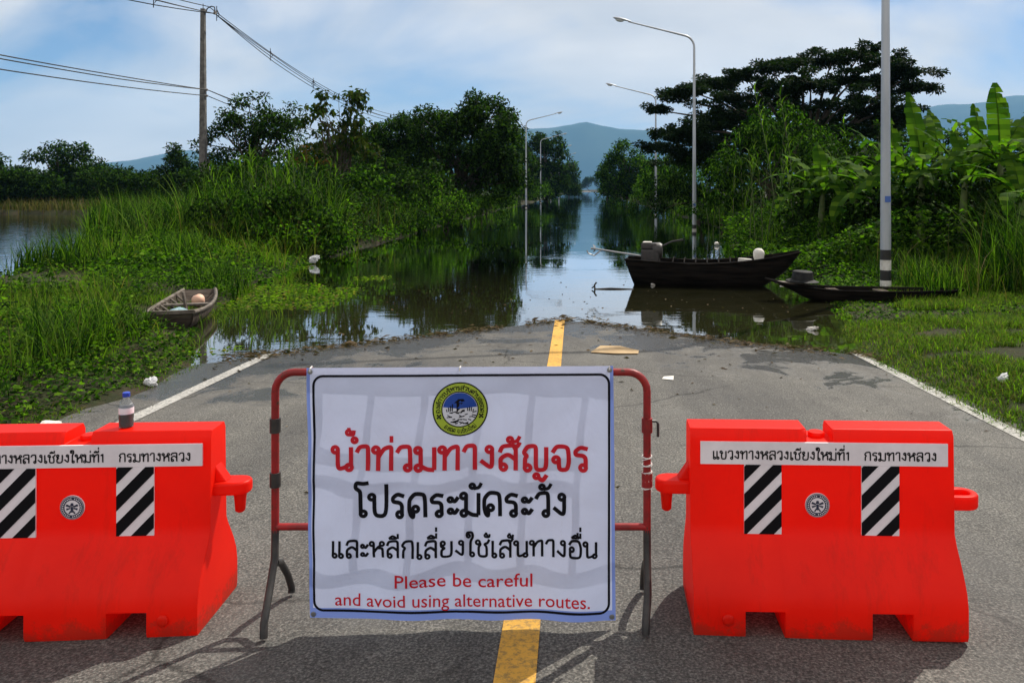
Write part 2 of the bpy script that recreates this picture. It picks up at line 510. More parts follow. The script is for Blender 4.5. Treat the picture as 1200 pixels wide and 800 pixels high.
M_POLEB = mat('black_band', (0.012, 0.012, 0.012), 0.6)
M_POLEW = worn('white_band', (0.70, 0.69, 0.66), (0.45, 0.43, 0.38), 6, 0.6)
M_GLASS = mat('lamp_lens', (0.62, 0.66, 0.68), 0.12, 0, 0.6)
M_CONC = worn('concrete', (0.085, 0.082, 0.078), (0.17, 0.165, 0.155), 6, 0.9, 0.2, 0.3)
M_CABLE = mat('cable_black', (0.012, 0.012, 0.013), 0.7)
M_PORC = mat('porcelain', (0.25, 0.23, 0.22), 0.3)
M_HULL_DARK = worn('tarred_wood', (0.003, 0.003, 0.003), (0.016, 0.013, 0.011), 6, 0.85, 0.05, 0.4, stretch=(0.3, 1, 3))
M_WOOD_GREY = worn('weathered_wood', (0.030, 0.024, 0.020), (0.115, 0.095, 0.080), 7, 0.9, 0.06, 0.5, stretch=(3, 0.35, 1))
M_WOOD_RIM = worn('pale_wood', (0.075, 0.062, 0.052), (0.19, 0.165, 0.14), 9, 0.8, 0.2, 0.3)
M_STEEL = mat('dull_steel', (0.30, 0.31, 0.32), 0.4, 0.8)
M_NETBLUE = worn('blue_net', (0.12, 0.22, 0.27), (0.30, 0.40, 0.43), 30, 0.9, 0.1, 0.8)
M_FOAM = worn('foam', (0.62, 0.60, 0.54), (0.75, 0.73, 0.68), 5, 0.8)
M_PEACH = mat('peach_float', (0.68, 0.42, 0.30), 0.6)
M_CARD = worn('cardboard', (0.36, 0.25, 0.14), (0.46, 0.34, 0.20), 5, 0.9, 0.1)
M_TWIG = leafmat('twigs', [(0.035, 0.022, 0.014), (0.08, 0.055, 0.03), (0.14, 0.10, 0.06), (0.05, 0.05, 0.02)], 0.1)
M_CANVAS_PRINT = {}


def thinmat(name, col, trans, rough=0.5):
    m = mat(name, col, rough, 0, 0.3)
    b = m.node_tree.nodes['Principled BSDF']
    t = N(m, 'ShaderNodeBsdfTranslucent'); t.inputs['Color'].default_value = (*col, 1)
    x = N(m, 'ShaderNodeMixShader'); x.inputs[0].default_value = trans
    L(m, b.outputs[0], x.inputs[1]); L(m, t.outputs[0], x.inputs[2])
    L(m, x.outputs[0], m.node_tree.nodes['Material Output'].inputs['Surface'])
    return m


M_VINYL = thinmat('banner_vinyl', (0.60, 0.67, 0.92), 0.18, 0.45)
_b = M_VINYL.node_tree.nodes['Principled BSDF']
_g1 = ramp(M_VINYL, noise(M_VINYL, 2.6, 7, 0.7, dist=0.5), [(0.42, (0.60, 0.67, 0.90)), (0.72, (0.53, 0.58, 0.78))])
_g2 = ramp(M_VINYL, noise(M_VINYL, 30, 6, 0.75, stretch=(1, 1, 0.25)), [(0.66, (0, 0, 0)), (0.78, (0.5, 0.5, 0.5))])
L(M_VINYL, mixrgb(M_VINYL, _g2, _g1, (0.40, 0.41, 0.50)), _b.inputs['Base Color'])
bump(M_VINYL, noise(M_VINYL, 5.5, 4, 0.55, stretch=(1, 1, 0.55), dist=1.2), 0.35, 0.02)
M_VINYL_EDGE = thinmat('banner_blue', (0.20, 0.29, 0.70), 0.24, 0.45)
M_PRINT_RED = thinmat('print_red', (0.62, 0.012, 0.03), 0.30)
M_PRINT_BLACK = mat('print_black', (0.006, 0.006, 0.010), 0.7, 0, 0.1)
M_PRINT_GREEN = thinmat('print_green', (0.42, 0.55, 0.05), 0.3)
M_PRINT_BLUE = thinmat('print_blue', (0.02, 0.08, 0.42), 0.3)
M_PRINT_WHITE = thinmat('print_white', (0.74, 0.76, 0.80), 0.3)

M_PET = mat('clear_plastic', (0.85, 0.9, 0.95), 0.06)
M_PET.node_tree.nodes['Principled BSDF'].inputs['Transmission Weight'].default_value = 0.92
M_PET.node_tree.nodes['Principled BSDF'].inputs['IOR'].default_value = 1.2
M_TEA = thinmat('amber_liquid', (0.80, 0.36, 0.04), 0.5, 0.2)
M_CAPBLUE = mat('blue_cap', (0.02, 0.06, 0.45), 0.4)
M_PLASTICBAG = thinmat('white_bag', (0.72, 0.73, 0.75), 0.4)
M_PLATEBLUE = mat('blue_plate', (0.05, 0.12, 0.40), 0.5)


# ------------------------------------------------------------------ terrain functions
def sstep(a, b, x):
    t = np.clip((x - a) / (b - a), 0, 1)
    return t * t * (3 - 2 * t)


def xc(Y):
    return -0.1 + 0.016 * np.maximum(0, np.asarray(Y, float) - 25)


def zbase(Y):
    Y = np.asarray(Y, float)
    return np.maximum(0.32 - 0.0274 * Y, -0.45) + 0.9 * sstep(520, 640, Y)


def zroad(X, Y):
    return zbase(Y) - 0.021 * np.sqrt((np.asarray(X, float) - xc(Y)) ** 2 + 0.05)


def vnoise(x, y, s, seed=0):
    """cheap smooth value noise from summed sines"""
    r = np.random.RandomState(seed)
    o = 0
    for k in range(5):
        a = r.uniform(0, 6.28); p = r.uniform(0, 6.28); f = s * (0.6 + 0.5 * k)
        o = o + np.sin((x * np.cos(a) + y * np.sin(a)) * f + p) / (1 + 0.5 * k)
    return o / 2.2


YS_R = [-10, 6, 9.3, 11.6, 14, 16.4, 20, 26, 31, 37, 60, 700]
XS_R = [3.75, 3.7, 3.45, 3.75, 3.95, 4.5, 4.4, 4.6, 5.5, 6.3, 6.6, 6.6]
YS_L = [-10, 7, 9, 11, 15, 20, 33, 60, 700]
XS_L = [-4.0, -4.0, -4.2, -4.95, -5.7, -6.3, -6.2, -6.8, -6.8]


def zground(X, Y):
    X = np.asarray(X, float); Y = np.asarray(Y, float)
    rel = X - xc(Y)
    z0 = zroad(X, Y) - 0.03
    z0 = np.where(np.abs(rel) > 4.2, np.maximum(z0, -0.5), z0)
    xr = np.interp(Y, YS_R, XS_R) + .18 * vnoise(X, Y, 1.7, 61); xl = np.interp(Y, YS_L, XS_L) + .22 * vnoise(X, Y, 1.5, 62)
    nb = 0.05 * vnoise(X, Y, 1.1, 3)
    wr = sstep(xr - 0.45, xr + 0.8, rel)
    wl = sstep(-xl - 0.45, -xl + 0.9, -rel)
    br = 0.035 + 0.13 * (1 - sstep(7.5, 11.5, Y)) + 0.6 * nb + 0.03 * np.clip(rel - 6, 0, 14)
    bl = 0.14 + nb + 0.02 * np.clip(-rel - 7, 0, 6)
    # flooded field behind the left bank
    xp = np.interp(Y, [13.5, 15.5, 22, 32, 50, 60, 67], [-30, -10.6, -12.6, -18.5, -25, -29, -70])
    pond = sstep(0, 1.6, xp - X) * sstep(13.5, 15.5, Y) * (1 - sstep(61.5, 65, Y))
    bl = bl * (1 - pond) - 0.5 * pond
    z = z0 * (1 - wr) * (1 - wl) + br * wr + bl * wl
    return z


def gz(x, y):
    return float(zground(x, y))


def at(px, Y, py=None):
    """a point at distance Y seen in column px; on the ground unless a row is given"""
    X = (px - CX) / F * Y
    z = gz(X, Y) if py is None else CAMZ - (py - HY) / F * Y
    return (X, Y, z)


def axis(segs):
    o = []
    for a, b, n in segs:
        o += list(np.linspace(a, b, n, endpoint=False))
    o.append(segs[-1][1])
    return np.array(o)


def grid(xs, ys, zf):
    X, Y = np.meshgrid(xs, ys)
    V = np.stack([X, Y, zf(X, Y)], -1).reshape(-1, 3)
    nx, ny = len(xs), len(ys)
    i = np.arange(nx - 1)[None, :] + nx * np.arange(ny - 1)[:, None]
    Fq = np.stack([i, i + 1, i + nx + 1, i + nx], -1).reshape(-1, 4)
    return V, Fq


xs = axis([(-13500, -400, 14), (-400, -60, 18), (-60, -16, 44), (-16, 14, 110), (14, 60, 46), (60, 400, 18), (400, 13500, 14)])
ys = axis([(-40, -4, 8), (-4, 30, 110), (30, 70, 50), (70, 200, 40), (200, 800, 30), (800, 11200, 18)])
V, Fq = grid(xs, ys, zground)
g_ = mesh_np('ground', V, Fq, M_GROUND, smooth=True)
tag(g_, kind='structure')


def strip(name, x0, x1, y0, y1, n, dz, m, nx=2, mask=None):
    """a sheet along the road between offsets x0..x1 from its centre"""
    ys_ = np.concatenate([np.linspace(y0, min(y1, 30), n), np.linspace(31, y1, 60)]) if y1 > 31 else np.linspace(y0, y1, n)
    u = np.linspace(x0, x1, nx)
    U, Y = np.meshgrid(u, ys_)
    X = U + xc(Y)
    V = np.stack([X, Y, zroad(X, Y) + dz], -1).reshape(-1, 3)
    i = np.arange(nx - 1)[None, :] + nx * np.arange(len(ys_) - 1)[:, None]
    Fq = np.stack([i, i + 1, i + nx + 1, i + nx], -1).reshape(-1, 4)
    return tag(mesh_np(name, V, Fq, m, smooth=True), kind='structure')


strip('road', -3.95, 3.85, -6, 700, 90, 0.0, M_ROAD, 25)
strip('road_marking', -0.165, -0.025, -6, 60, 60, 0.004, M_YELLOW, 3)
strip('road_marking', -3.42, -3.29, -6, 60, 60, 0.004, M_WHITEP, 3)
strip('road_marking', 3.27, 3.40, -6, 60, 60, 0.004, M_WHITEP, 3)

wv = np.array([(-260, 3, 0), (260, 3, 0), (260, 620, 0), (-260, 620, 0)], float)
tag(mesh_np('water', wv, np.array([[0, 1, 2, 3]]), M_WATER), kind='structure')

# ------------------------------------------------------------------ mountains on the horizon
px_k = [-1400, -700, -200, 0, 60, 110, 140, 180, 215, 235, 260, 330, 450, 560, 630, 660, 685, 705, 730, 770, 850, 960, 1060, 1120, 1150, 1180, 1200, 1260, 1400, 2100, 2900]
py_k = [205, 180, 200, 212, 206, 196, 189, 186, 178, 176, 186, 192, 172, 160, 153, 148, 145, 149, 151, 154, 160, 150, 132, 126, 122, 116, 113, 104, 120, 150, 200]
xs = np.arange(-1400, 2900, 9.0)
ks = np.linspace(0, 1, 16)
PX, K = np.meshgrid(xs, ks)
DY = 8000 + 2200 * K
Hh = (HY - np.interp(PX, px_k, py_k)) / F * 9100
prof = np.sin(np.pi * np.clip(K, 0, 1) ** 0.9)
X = (PX - CX) / F * 9000
Hh = Hh * (prof ** 0.8) * (1 + 0.06 * vnoise(X, DY, 0.005, 5) * (1 - abs(K - 0.5))) + 14 * vnoise(X, DY, 0.012, 6) * prof
V = np.stack([X, DY, Hh - 1], -1).reshape(-1, 3)
nx = len(xs)
i = np.arange(nx - 1)[None, :] + nx * np.arange(len(ks) - 1)[:, None]
tag(mesh_np('mountains', V, np.stack([i, i + 1, i + nx + 1, i + nx], -1).reshape(-1, 4), M_MOUNT, smooth=True), kind='structure')

# ------------------------------------------------------------------ the air
hz = MB(); hz.box((-14000, -60, -2), (14000, 11500, 1250))
M_HAZE = bpy.data.materials.new('haze'); M_HAZE.use_nodes = True
_nt = M_HAZE.node_tree; _nt.nodes.remove(_nt.nodes['Principled BSDF'])
_pv = N(M_HAZE, 'ShaderNodeVolumePrincipled')
_pv.inputs['Color'].default_value = (0.26, 0.58, 1.0, 1)
_pv.inputs['Density'].default_value = 0.000085
_pv.inputs['Anisotropy'].default_value = 0.0
L(M_HAZE, _pv.outputs[0], _nt.nodes['Material Output'].inputs['Volume'])
tag(hz.build('haze', M_HAZE), kind='stuff')


# ------------------------------------------------------------------ foliage builders (numpy)
def unit(v):
    return v / np.maximum(1e-9, np.linalg.norm(v, axis=-1, keepdims=True))


def leaves(P, A, Ls, Ws, rng, up=None, fold=0.12):
    """kite-shaped leaf at each P along axis A"""
    n = len(P)
    A = unit(A)
    ref = unit(rng.normal(size=(n, 3)) * 0.55 + (np.array([0, 0, 1.0]) if up is None else up))
    sd = unit(np.cross(A, ref))
    nr = np.cross(sd, A)
    Ls = np.broadcast_to(np.asarray(Ls, float), (n,))[:, None]; Ws = np.broadcast_to(np.asarray(Ws, float), (n,))[:, None]
    a = P
    b = P + A * Ls * 0.42 + sd * Ws * 0.5 + nr * Ls * fold
    c = P + A * Ls - nr * Ls * 0.10
    d = P + A * Ls * 0.42 - sd * Ws * 0.5 + nr * Ls * fold
    V = np.stack([a, b, c, d], 1).reshape(-1, 3)
    return V, np.arange(4 * n).reshape(-1, 4)


def blades(P, az, h, bend, w, nseg=4):
    """arching grass blades as tapering strips"""
    n = len(P)
    t = np.linspace(0, 1, nseg + 1)[None, :]
    h = np.broadcast_to(np.asarray(h, float), (n,))[:, None]; bend = np.broadcast_to(np.asarray(bend, float), (n,))[:, None]
    w = np.broadcast_to(np.asarray(w, float), (n,))[:, None]
    out = h * bend * t ** 2
    zz = h * (t - 0.42 * bend * t ** 2.4)
    X = P[:, 0:1] + np.cos(az)[:, None] * out; Y = P[:, 1:2] + np.sin(az)[:, None] * out; Z = P[:, 2:3] + zz
    ww = w * np.clip(np.minimum(0.55 + 1.5 * t, 1.02 - t), 0.02, 1)
    sx = -np.sin(az)[:, None] * ww * 0.5; sy = np.cos(az)[:, None] * ww * 0.5
    a = np.stack([X + sx, Y + sy, Z], -1); b = np.stack([X - sx, Y - sy, Z], -1)
    V = np.stack([a, b], 2).reshape(-1, 3)
    k = 2 * (nseg + 1)
    base = (np.arange(n) * k)[:, None]
    seg = (2 * np.arange(nseg))[None, :]
    i = (base + seg)
    Fq = np.stack([i, i + 1, i + 3, i + 2], -1).reshape(-1, 4)
    return V, Fq


class Bag:
    def __init__(s): s.V, s.F, s.n = [], [], 0

    def add(s, VF):
        s.V.append(VF[0]); s.F.append(VF[1] + s.n); s.n += len(VF[0])

    def build(s, name, m, parent=None):
        return mesh_np(name, np.concatenate(s.V), np.concatenate(s.F), m, parent)


def clump_points(rng, lobes, n_clumps, clump_r, inner=0.5, lowcut=-0.55):
    w = np.array([(l[1][0] * l[1][1] * l[1][2]) ** (0.667) for l in lobes]); w = w / w.sum()
    out = []
    while len(out) < n_clumps:
        c, r = lobes[rng.choice(len(lobes), p=w)]
        d = rng.normal(size=3); d /= np.linalg.norm(d)
        if d[2] < lowcut: continue
        f = rng.uniform(inner, 1.0) ** 0.6
        out.append((np.array(c) + d * np.array(r) * f, clump_r * rng.uniform(0.55, 1.35)))
    return out


def crown(rng, clumps, dens, Lf, Wf, droop=0.3, flat=0.75, jitter=0.7):
    Vs, Fs, n0 = [], [], 0
    for c, r in clumps:
        n = max(12, int(dens * r * r))
        d = unit(rng.normal(size=(n, 3)))
        rad = r * rng.uniform(0, 1, (n, 1)) ** 0.45
        P = c + d * rad * np.array([1, 1, flat])
        A = d * 0.6 + rng.normal(size=(n, 3)) * jitter + np.array([0, 0, -droop])
        V, Fq = leaves(P, A, Lf * rng.uniform(0.6, 1.25, n), Wf * rng.uniform(0.7, 1.2, n), rng)
        Vs.append(V); Fs.append(Fq + n0); n0 += len(V)
    return np.concatenate(Vs), np.concatenate(Fs)


def make_tree(name, label, cat, loc, lobes, seed, n_clumps, clump_r, dens, Lf, Wf, m, trunk_r=0.14, stems=1,
              group=None, droop=0.3, flat=0.75, inner=0.5, limb_every=3, lowcut=-0.55, extra=None, bark=None, jitter=0.7):
    rng = np.random.RandomState(seed)
    root = thing(name, loc, 0, label, cat, group)
    cl = clump_points(rng, lobes, n_clumps, clump_r, inner, lowcut)
    if extra: cl += [(np.array(c), r) for c, r in extra]
    V, Fq = crown(rng, cl, dens, Lf, Wf, droop, flat, jitter)
    mesh_np('crown', V, Fq, m, root)
    t = MB()
    zc_ = np.mean([l[0][2] for l in lobes]); zlow = min(l[0][2] - l[1][2] for l in lobes)
    fork = []
    for s in range(stems):
        ox, oy = (rng.uniform(-0.5, 0.5), rng.uniform(-0.3, 0.3)) if stems > 1 else (0, 0)
        lb = lobes[s % len(lobes)][0] if stems > 1 else np.mean([l[0] for l in lobes], axis=0)
        top = (lb[0] * 0.75, lb[1] * 0.75, zc_)
        mid = (ox * 0.8 + top[0] * 0.25 + rng.uniform(-.15, .15), oy * 0.8 + top[1] * 0.25, max(0.5, zlow * 0.7))
        path = [(ox, oy, -0.5), (ox, oy, 0.1), mid, ((mid[0] + top[0]) / 2 + rng.uniform(-.2, .2), (mid[1] + top[1]) / 2, (mid[2] + top[2]) / 2), top]
        k = trunk_r * (1 if stems == 1 else 0.6)
        t.tube(path, [k * 1.25, k * 1.1, k * 0.9, k * 0.7, k * 0.4], 8)
        fork.append((path[2], path[3], path[4], k))
    for j, (c, r) in enumerate(cl):
        if j % limb_every: continue
        a0, a1, a2, k = fork[j % len(fork)]
        st = Vector(a0).lerp(Vector(a2), rng.uniform(0.1, 0.8))
        e = Vector(c)
        m_ = st.lerp(e, 0.5) + Vector((rng.uniform(-.2, .2), rng.uniform(-.2, .2), rng.uniform(0, .35)))
        t.tube([st, m_, e], [k * 0.42, k * 0.28, k * 0.08], 5)
    t.build('trunk', bark or M_BARK, root, smooth=60, merge=False)
    return root


# ------------------------------------------------------------------ trees
def gat(px, Y):
    return at(px, Y)


# left bank: the big dense dark tree
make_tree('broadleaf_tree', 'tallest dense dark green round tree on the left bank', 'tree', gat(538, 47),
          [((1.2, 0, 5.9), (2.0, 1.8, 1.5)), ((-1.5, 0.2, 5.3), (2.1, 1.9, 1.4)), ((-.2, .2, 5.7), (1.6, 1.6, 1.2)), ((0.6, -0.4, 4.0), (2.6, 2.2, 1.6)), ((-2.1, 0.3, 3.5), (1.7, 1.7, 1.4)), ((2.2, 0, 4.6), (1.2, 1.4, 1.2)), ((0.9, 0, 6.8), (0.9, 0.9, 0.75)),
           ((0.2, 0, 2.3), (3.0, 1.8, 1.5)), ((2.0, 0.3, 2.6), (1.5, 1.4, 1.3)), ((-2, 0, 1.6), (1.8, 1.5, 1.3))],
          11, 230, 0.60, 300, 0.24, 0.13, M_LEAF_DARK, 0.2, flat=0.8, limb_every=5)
make_tree('broadleaf_tree', 'dark round tree between the sparse large-leaved tree and the tallest tree', 'tree', gat(463, 52),
          [((0, 0, 5.0), (1.7, 1.8, 1.4)), ((-1.2, 0, 3.8), (1.7, 1.6, 1.4)), ((1.2, 0, 3.6), (1.8, 1.6, 1.4)), ((0.9, 0, 5.6), (1.0, 1, 0.8)), ((0, 0, 2.1), (2.8, 1.6, 1.5)), ((-2.2, 0, 2.6), (1.4, 1.4, 1.4))],
          12, 165, 0.60, 280, 0.25, 0.13, M_LEAF_DARK, 0.15, limb_every=5)
make_tree('broadleaf_tree', 'low dark tree filling the gap behind the sparse large-leaved tree', 'tree', gat(400, 54),
          [((0, 0, 3.9), (1.8, 1.6, 1.3)), ((-1.8, 0, 3.0), (1.8, 1.6, 1.5)), ((1.5, 0, 3.1), (1.7, 1.6, 1.5)), ((0, 0, 1.7), (3.4, 1.6, 1.4))],
          19, 95, 0.62, 260, 0.25, 0.13, M_LEAF_DARK, 0.15, limb_every=5)
_t = make_tree('broadleaf_tree', 'green tree behind the left-hand street lamps', 'tree', gat(641, 128),
          [((0, 0, 6.7), (1.9, 2.0, 1.7)), ((-1.8, 0, 5.4), (2.2, 2, 1.9)), ((0.9, 0, 4.6), (2.0, 2, 1.9)), ((-0.4, 0, 3.0), (2.8, 2, 1.6)), ((-0.8, 0, 1.4), (2.6, 1.8, 1.2))],
          13, 110, 0.8, 160, 0.34, 0.18, M_LEAF_DARK, 0.2, limb_every=5)
_t.scale = (1.45, 1.3, 1.38)
_t = make_tree('broadleaf_tree', 'tree left of the lamps with a gap of sky over its crown', 'tree', gat(598, 92),
          [((0, 0, 5.7), (1.3, 1.5, 1.5)), ((-0.7, 0, 4.3), (1.9, 1.8, 1.6)), ((0.5, 0, 3.0), (2.1, 1.8, 1.4)), ((-.3, 0, 1.5), (2.3, 1.8, 1.3)), ((-2.2, 0, 2.8), (1.6, 1.5, 1.8))],
          14, 95, 0.68, 190, 0.30, 0.16, M_LEAF_DARK, 0.16, limb_every=5)
_t.scale = (1.45, 1.4, 1.5)
make_tree('broadleaf_tree', 'farthest small tree on the left where the flooded road ends', 'tree', gat(668, 190),
          [((0, 0, 6.0), (2.2, 2.5, 2.4)), ((-2.6, 0, 5.0), (2.6, 2.5, 2.6)), ((-1, 0, 2.4), (3.6, 2.5, 2.2))],
          15, 70, 1.2, 70, 0.5, 0.28, M_LEAF_DARK, 0.2)
make_tree('wispy_tree', 'feathery tree with a long thin branch reaching past the utility pole', 'tree', gat(300, 43),
          [((0, 0, 4.8), (1.8, 1.5, 1.2)), ((-1.5, 0, 3.9), (1.6, 1.3, 1.3)), ((1.2, 0, 4.0), (2.0, 1.6, 1.5)), ((-0.3, 0, 2.7), (2.5, 1.5, 1.4)), ((-0.2, 0, 5.9), (1.0, 0.9, 0.7)), ((1.5, 0, 5.5), (1.0, 0.9, 0.7)), ((-1.1, 0, 5.2), (1.0, 0.9, 0.6)), ((0, 0, 1.3), (2.7, 1.5, 1.2))],
          16, 200, 0.44, 260, 0.23, 0.10, M_LEAF_DARK, 0.15, flat=0.65, limb_every=5,
          extra=[((-3.35, 0, 4.1), 0.24), ((-3.0, -0.2, 3.9), 0.34), ((-2.6, 0, 4.2), 0.38), ((-3.2, 0.1, 3.4), 0.22), ((-2.5, 0, 3.2), 0.35)])
make_tree('sparse_tree', 'tall thin-stemmed tree with large drooping yellowish leaves', 'tree', gat(393, 39),
          [((0.2, 0, 5.9), (1.1, 1.0, 0.9)), ((-0.9, 0, 5.1), (0.9, 0.9, 0.8)), ((1.1, 0, 5.0), (0.8, 0.8, 0.9)), ((0.0, 0, 4.1), (1.4, 1.1, 0.8)), ((1.2, 0, 3.6), (0.9, 0.9, 0.9)), ((-.6, 0, 3.3), (1.2, .9, .8))],
          17, 74, 0.34, 170, 0.30, 0.16, M_LEAF_TEAK, 0.10, stems=5, droop=1.1, limb_every=1, jitter=0.5)
make_tree('leafy_shrub', 'rust-coloured shrub below the sparse tall tree', 'shrub', gat(352, 36),
          [((0, 0, 3.2), (0.55, 0.6, 0.7)), ((0.8, 0, 2.7), (0.5, 0.6, 0.6))], 18, 12, 0.3, 150, 0.18, 0.09, M_LEAF_RUST, 0.06, stems=2, droop=0.8)
# undergrowth shrubs behind the reeds
k_ = 0
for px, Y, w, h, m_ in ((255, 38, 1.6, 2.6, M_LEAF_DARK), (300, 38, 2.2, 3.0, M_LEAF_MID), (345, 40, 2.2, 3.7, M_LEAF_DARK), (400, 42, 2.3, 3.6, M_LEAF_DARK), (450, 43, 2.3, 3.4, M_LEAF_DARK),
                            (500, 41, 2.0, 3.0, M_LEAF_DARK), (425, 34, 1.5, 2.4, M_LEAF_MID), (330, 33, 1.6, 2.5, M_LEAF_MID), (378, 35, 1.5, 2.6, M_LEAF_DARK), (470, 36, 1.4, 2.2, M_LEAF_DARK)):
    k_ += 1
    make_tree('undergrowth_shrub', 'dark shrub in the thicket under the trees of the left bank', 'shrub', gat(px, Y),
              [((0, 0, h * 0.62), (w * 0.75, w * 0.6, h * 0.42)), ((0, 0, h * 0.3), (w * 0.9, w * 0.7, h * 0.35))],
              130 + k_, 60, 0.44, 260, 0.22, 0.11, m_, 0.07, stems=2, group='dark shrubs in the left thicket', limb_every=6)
k_ = 0
for px, Y, w, h, m_ in ((255, 23, 1.1, 1.5, M_LEAF_DARK), (300, 22.5, 1.2, 1.7, M_LEAF_MID), (340, 23, 1.2, 1.9, M_LEAF_DARK), (372, 22.5, .9, 1.3, M_LEAF_MID), (225, 24.5, 1.1, 1.2, M_LEAF_DARK), (180, 26, 1.2, 1.1, M_LEAF_MID), (275, 32, 1.5, 2.6, M_LEAF_DARK), (320, 30, 1.5, 2.7, M_LEAF_DARK), (360, 31, 1.4, 2.6, M_LEAF_DARK), (262, 27, 1.2, 1.9, M_LEAF_MID), (292, 28, 1.3, 2.2, M_LEAF_DARK), (318, 25, 1.2, 1.9, M_LEAF_MID), (345, 26, 1.3, 2.2, M_LEAF_DARK), (370, 25, 1.1, 1.6, M_LEAF_MID), (398, 28, 1.2, 1.9, M_LEAF_DARK),
                        (415, 31, 1.1, 1.5, M_LEAF_MID), (445, 32, 1.2, 1.6, M_LEAF_DARK), (480, 35, 1.1, 1.5, M_LEAF_MID), (235, 30, 1.2, 1.5, M_LEAF_DARK), (205, 31, 1.2, 1.3, M_LEAF_MID)):
    k_ += 1
    make_tree('vine_shrub', 'low shrub hung with creepers among the reeds of the left bank', 'shrub', gat(px, Y),
              [((0, 0, h * 0.58), (w * 0.7, w * 0.6, h * 0.40)), ((0.2, -.2, h * 0.25), (w * 0.95, w * 0.7, h * 0.3))],
              160 + k_, 46, 0.34, 300, 0.12, 0.085, m_, 0.05, stems=2, group='creeper-hung shrubs in the left reeds', droop=.9, jitter=.5, limb_every=6)
make_tree('bank_shrub', 'bright yellow-green shrub at the foot of the tallest left tree', 'shrub', gat(524, 37),
          [((0, 0, 1.7), (0.9, 0.8, 0.95)), ((0.7, 0, 1.0), (0.9, 0.8, 0.9)), ((-0.5, 0, 2.3), (0.5, 0.5, 0.6))], 40, 44, 0.34, 300, 0.15, 0.07, M_LEAF_LIGHT, 0.05, stems=3)
make_tree('bank_shrub', 'light green shrub on the left bank below the first pair of lamps', 'shrub', gat(553, 46),
          [((0, 0, 1.5), (1.1, 0.9, 1.0)), ((0.9, 0, 1.1), (0.9, 0.8, 0.9)), ((-0.9, 0, 1.3), (0.8, .8, 1.0))], 41, 44, 0.40, 260, 0.17, 0.08, M_LEAF_LIGHT, 0.05, stems=3)
make_tree('bank_shrub', 'green shrub at the water edge just left of the lamp posts', 'shrub', gat(572, 60),
          [((0, 0, 1.6), (1.5, 1, 1.3)), ((1.0, 0, 1.0), (1.1, 0.9, 0.9))], 42, 40, 0.48, 210, 0.22, 0.10, M_LEAF_MID, 0.05, stems=3)
hedge_ = make_tree('waterside_shrub', 'low green shrub along the far stretch of the flooded road', 'shrub', (float(xc(95)) - 6.3, 95, 0),
                   [((0, 0, 1.5), (2.0, 1.6, 1.3)), ((0.5, 2.5, 1.3), (1.9, 1.6, 1.2)), ((-.6, -2.5, 1.6), (1.9, 1.6, 1.3))], 43, 60, 0.6, 130, 0.28, 0.14, M_LEAF_MID, 0.05, stems=3, limb_every=6,
                   group='shrubs along the far stretch of road')
hr_ = random.Random(12)
for Y in (66, 80, 110, 126, 143, 162, 185, 210, 240, 275):
    for sd in (-1, 1):
        if sd < 0 and Y < 90: continue
        c = copy_tree(hedge_)
        off = hr_.uniform(8.0, 9.0) if sd < 0 else hr_.uniform(7.4, 8.6)
        s_ = hr_.uniform(.8, 1.35)
        c.location = (float(xc(Y)) + sd * off, Y + hr_.uniform(-3, 3), -.05); c.rotation_euler.z = hr_.choice((0, math.pi)) + hr_.uniform(-.3, .3); c.scale = (s_, s_ * 1.3, s_ * hr_.uniform(.9, 1.5))

# far tree line beyond the flooded field
make_tree('broadleaf_tree', 'domed dark tree rising over the far left tree line', 'tree', gat(70, 72),
          [((0, 0, 4.6), (2.0, 2, 1.5)), ((-1.7, 0, 3.2), (2.3, 2, 1.6)), ((1.9, 0, 3.0), (2.0, 2, 1.5)), ((0, 0, 2.0), (3.4, 2, 1.7)), ((0, 0, 1), (3.4, 2, 1.2))],
          50, 130, 0.75, 170, 0.34, 0.16, M_LEAF_DARK, 0.2)
make_tree('broadleaf_tree', 'jagged dark tree left of the utility pole in the far tree line', 'tree', gat(206, 68),
          [((0, 0, 4.0), (0.8, 1, 1.2)), ((1.0, 0, 3.0), (1.2, 1, 1.0)), ((-1.3, 0, 2.6), (1.4, 1, 1.0)), ((0, 0, 1.8), (2.8, 1.4, 1.3))],
          51, 90, 0.52, 200, 0.36, 0.14, M_LEAF_DARK, 0.15)
make_tree('broadleaf_tree', 'dark tree cut off by the left edge of the far tree line', 'tree', gat(-22, 66),
          [((0, 0, 3.6), (1.4, 1.4, 1.3)), ((0, 0, 2.0), (2.2, 1.5, 1.5))], 52, 60, 0.65, 170, 0.34, 0.16, M_LEAF_DARK, 0.15)
base_ = make_tree('treeline_tree', 'low dark tree in the even part of the tree line beyond the flooded field', 'tree', gat(120, 68),
                  [((0, 0, 2.3), (2.3, 1.6, 1.1)), ((0.8, 0, 1.2), (2.6, 1.6, 1.2))], 53, 85, 0.56, 170, 0.34, 0.15, M_LEAF_DARK, 0.12,
                  group='low trees of the far tree line')
rr = random.Random(4)
for px, Y, s in ((5, 66, 1.0), (40, 67, 0.95), (150, 69, 0.92), (180, 66, 0.88), (235, 67, 1.0), (262, 72, 1.15), (15, 78, 1.1), (290, 75, 1.3), (-70, 66, 1.2), (130, 82, 1.2)):
    c = copy_tree(base_)
    c.location = gat(px, Y); c.rotation_euler.z = rr.uniform(0, 6); c.scale = (s, s, s)

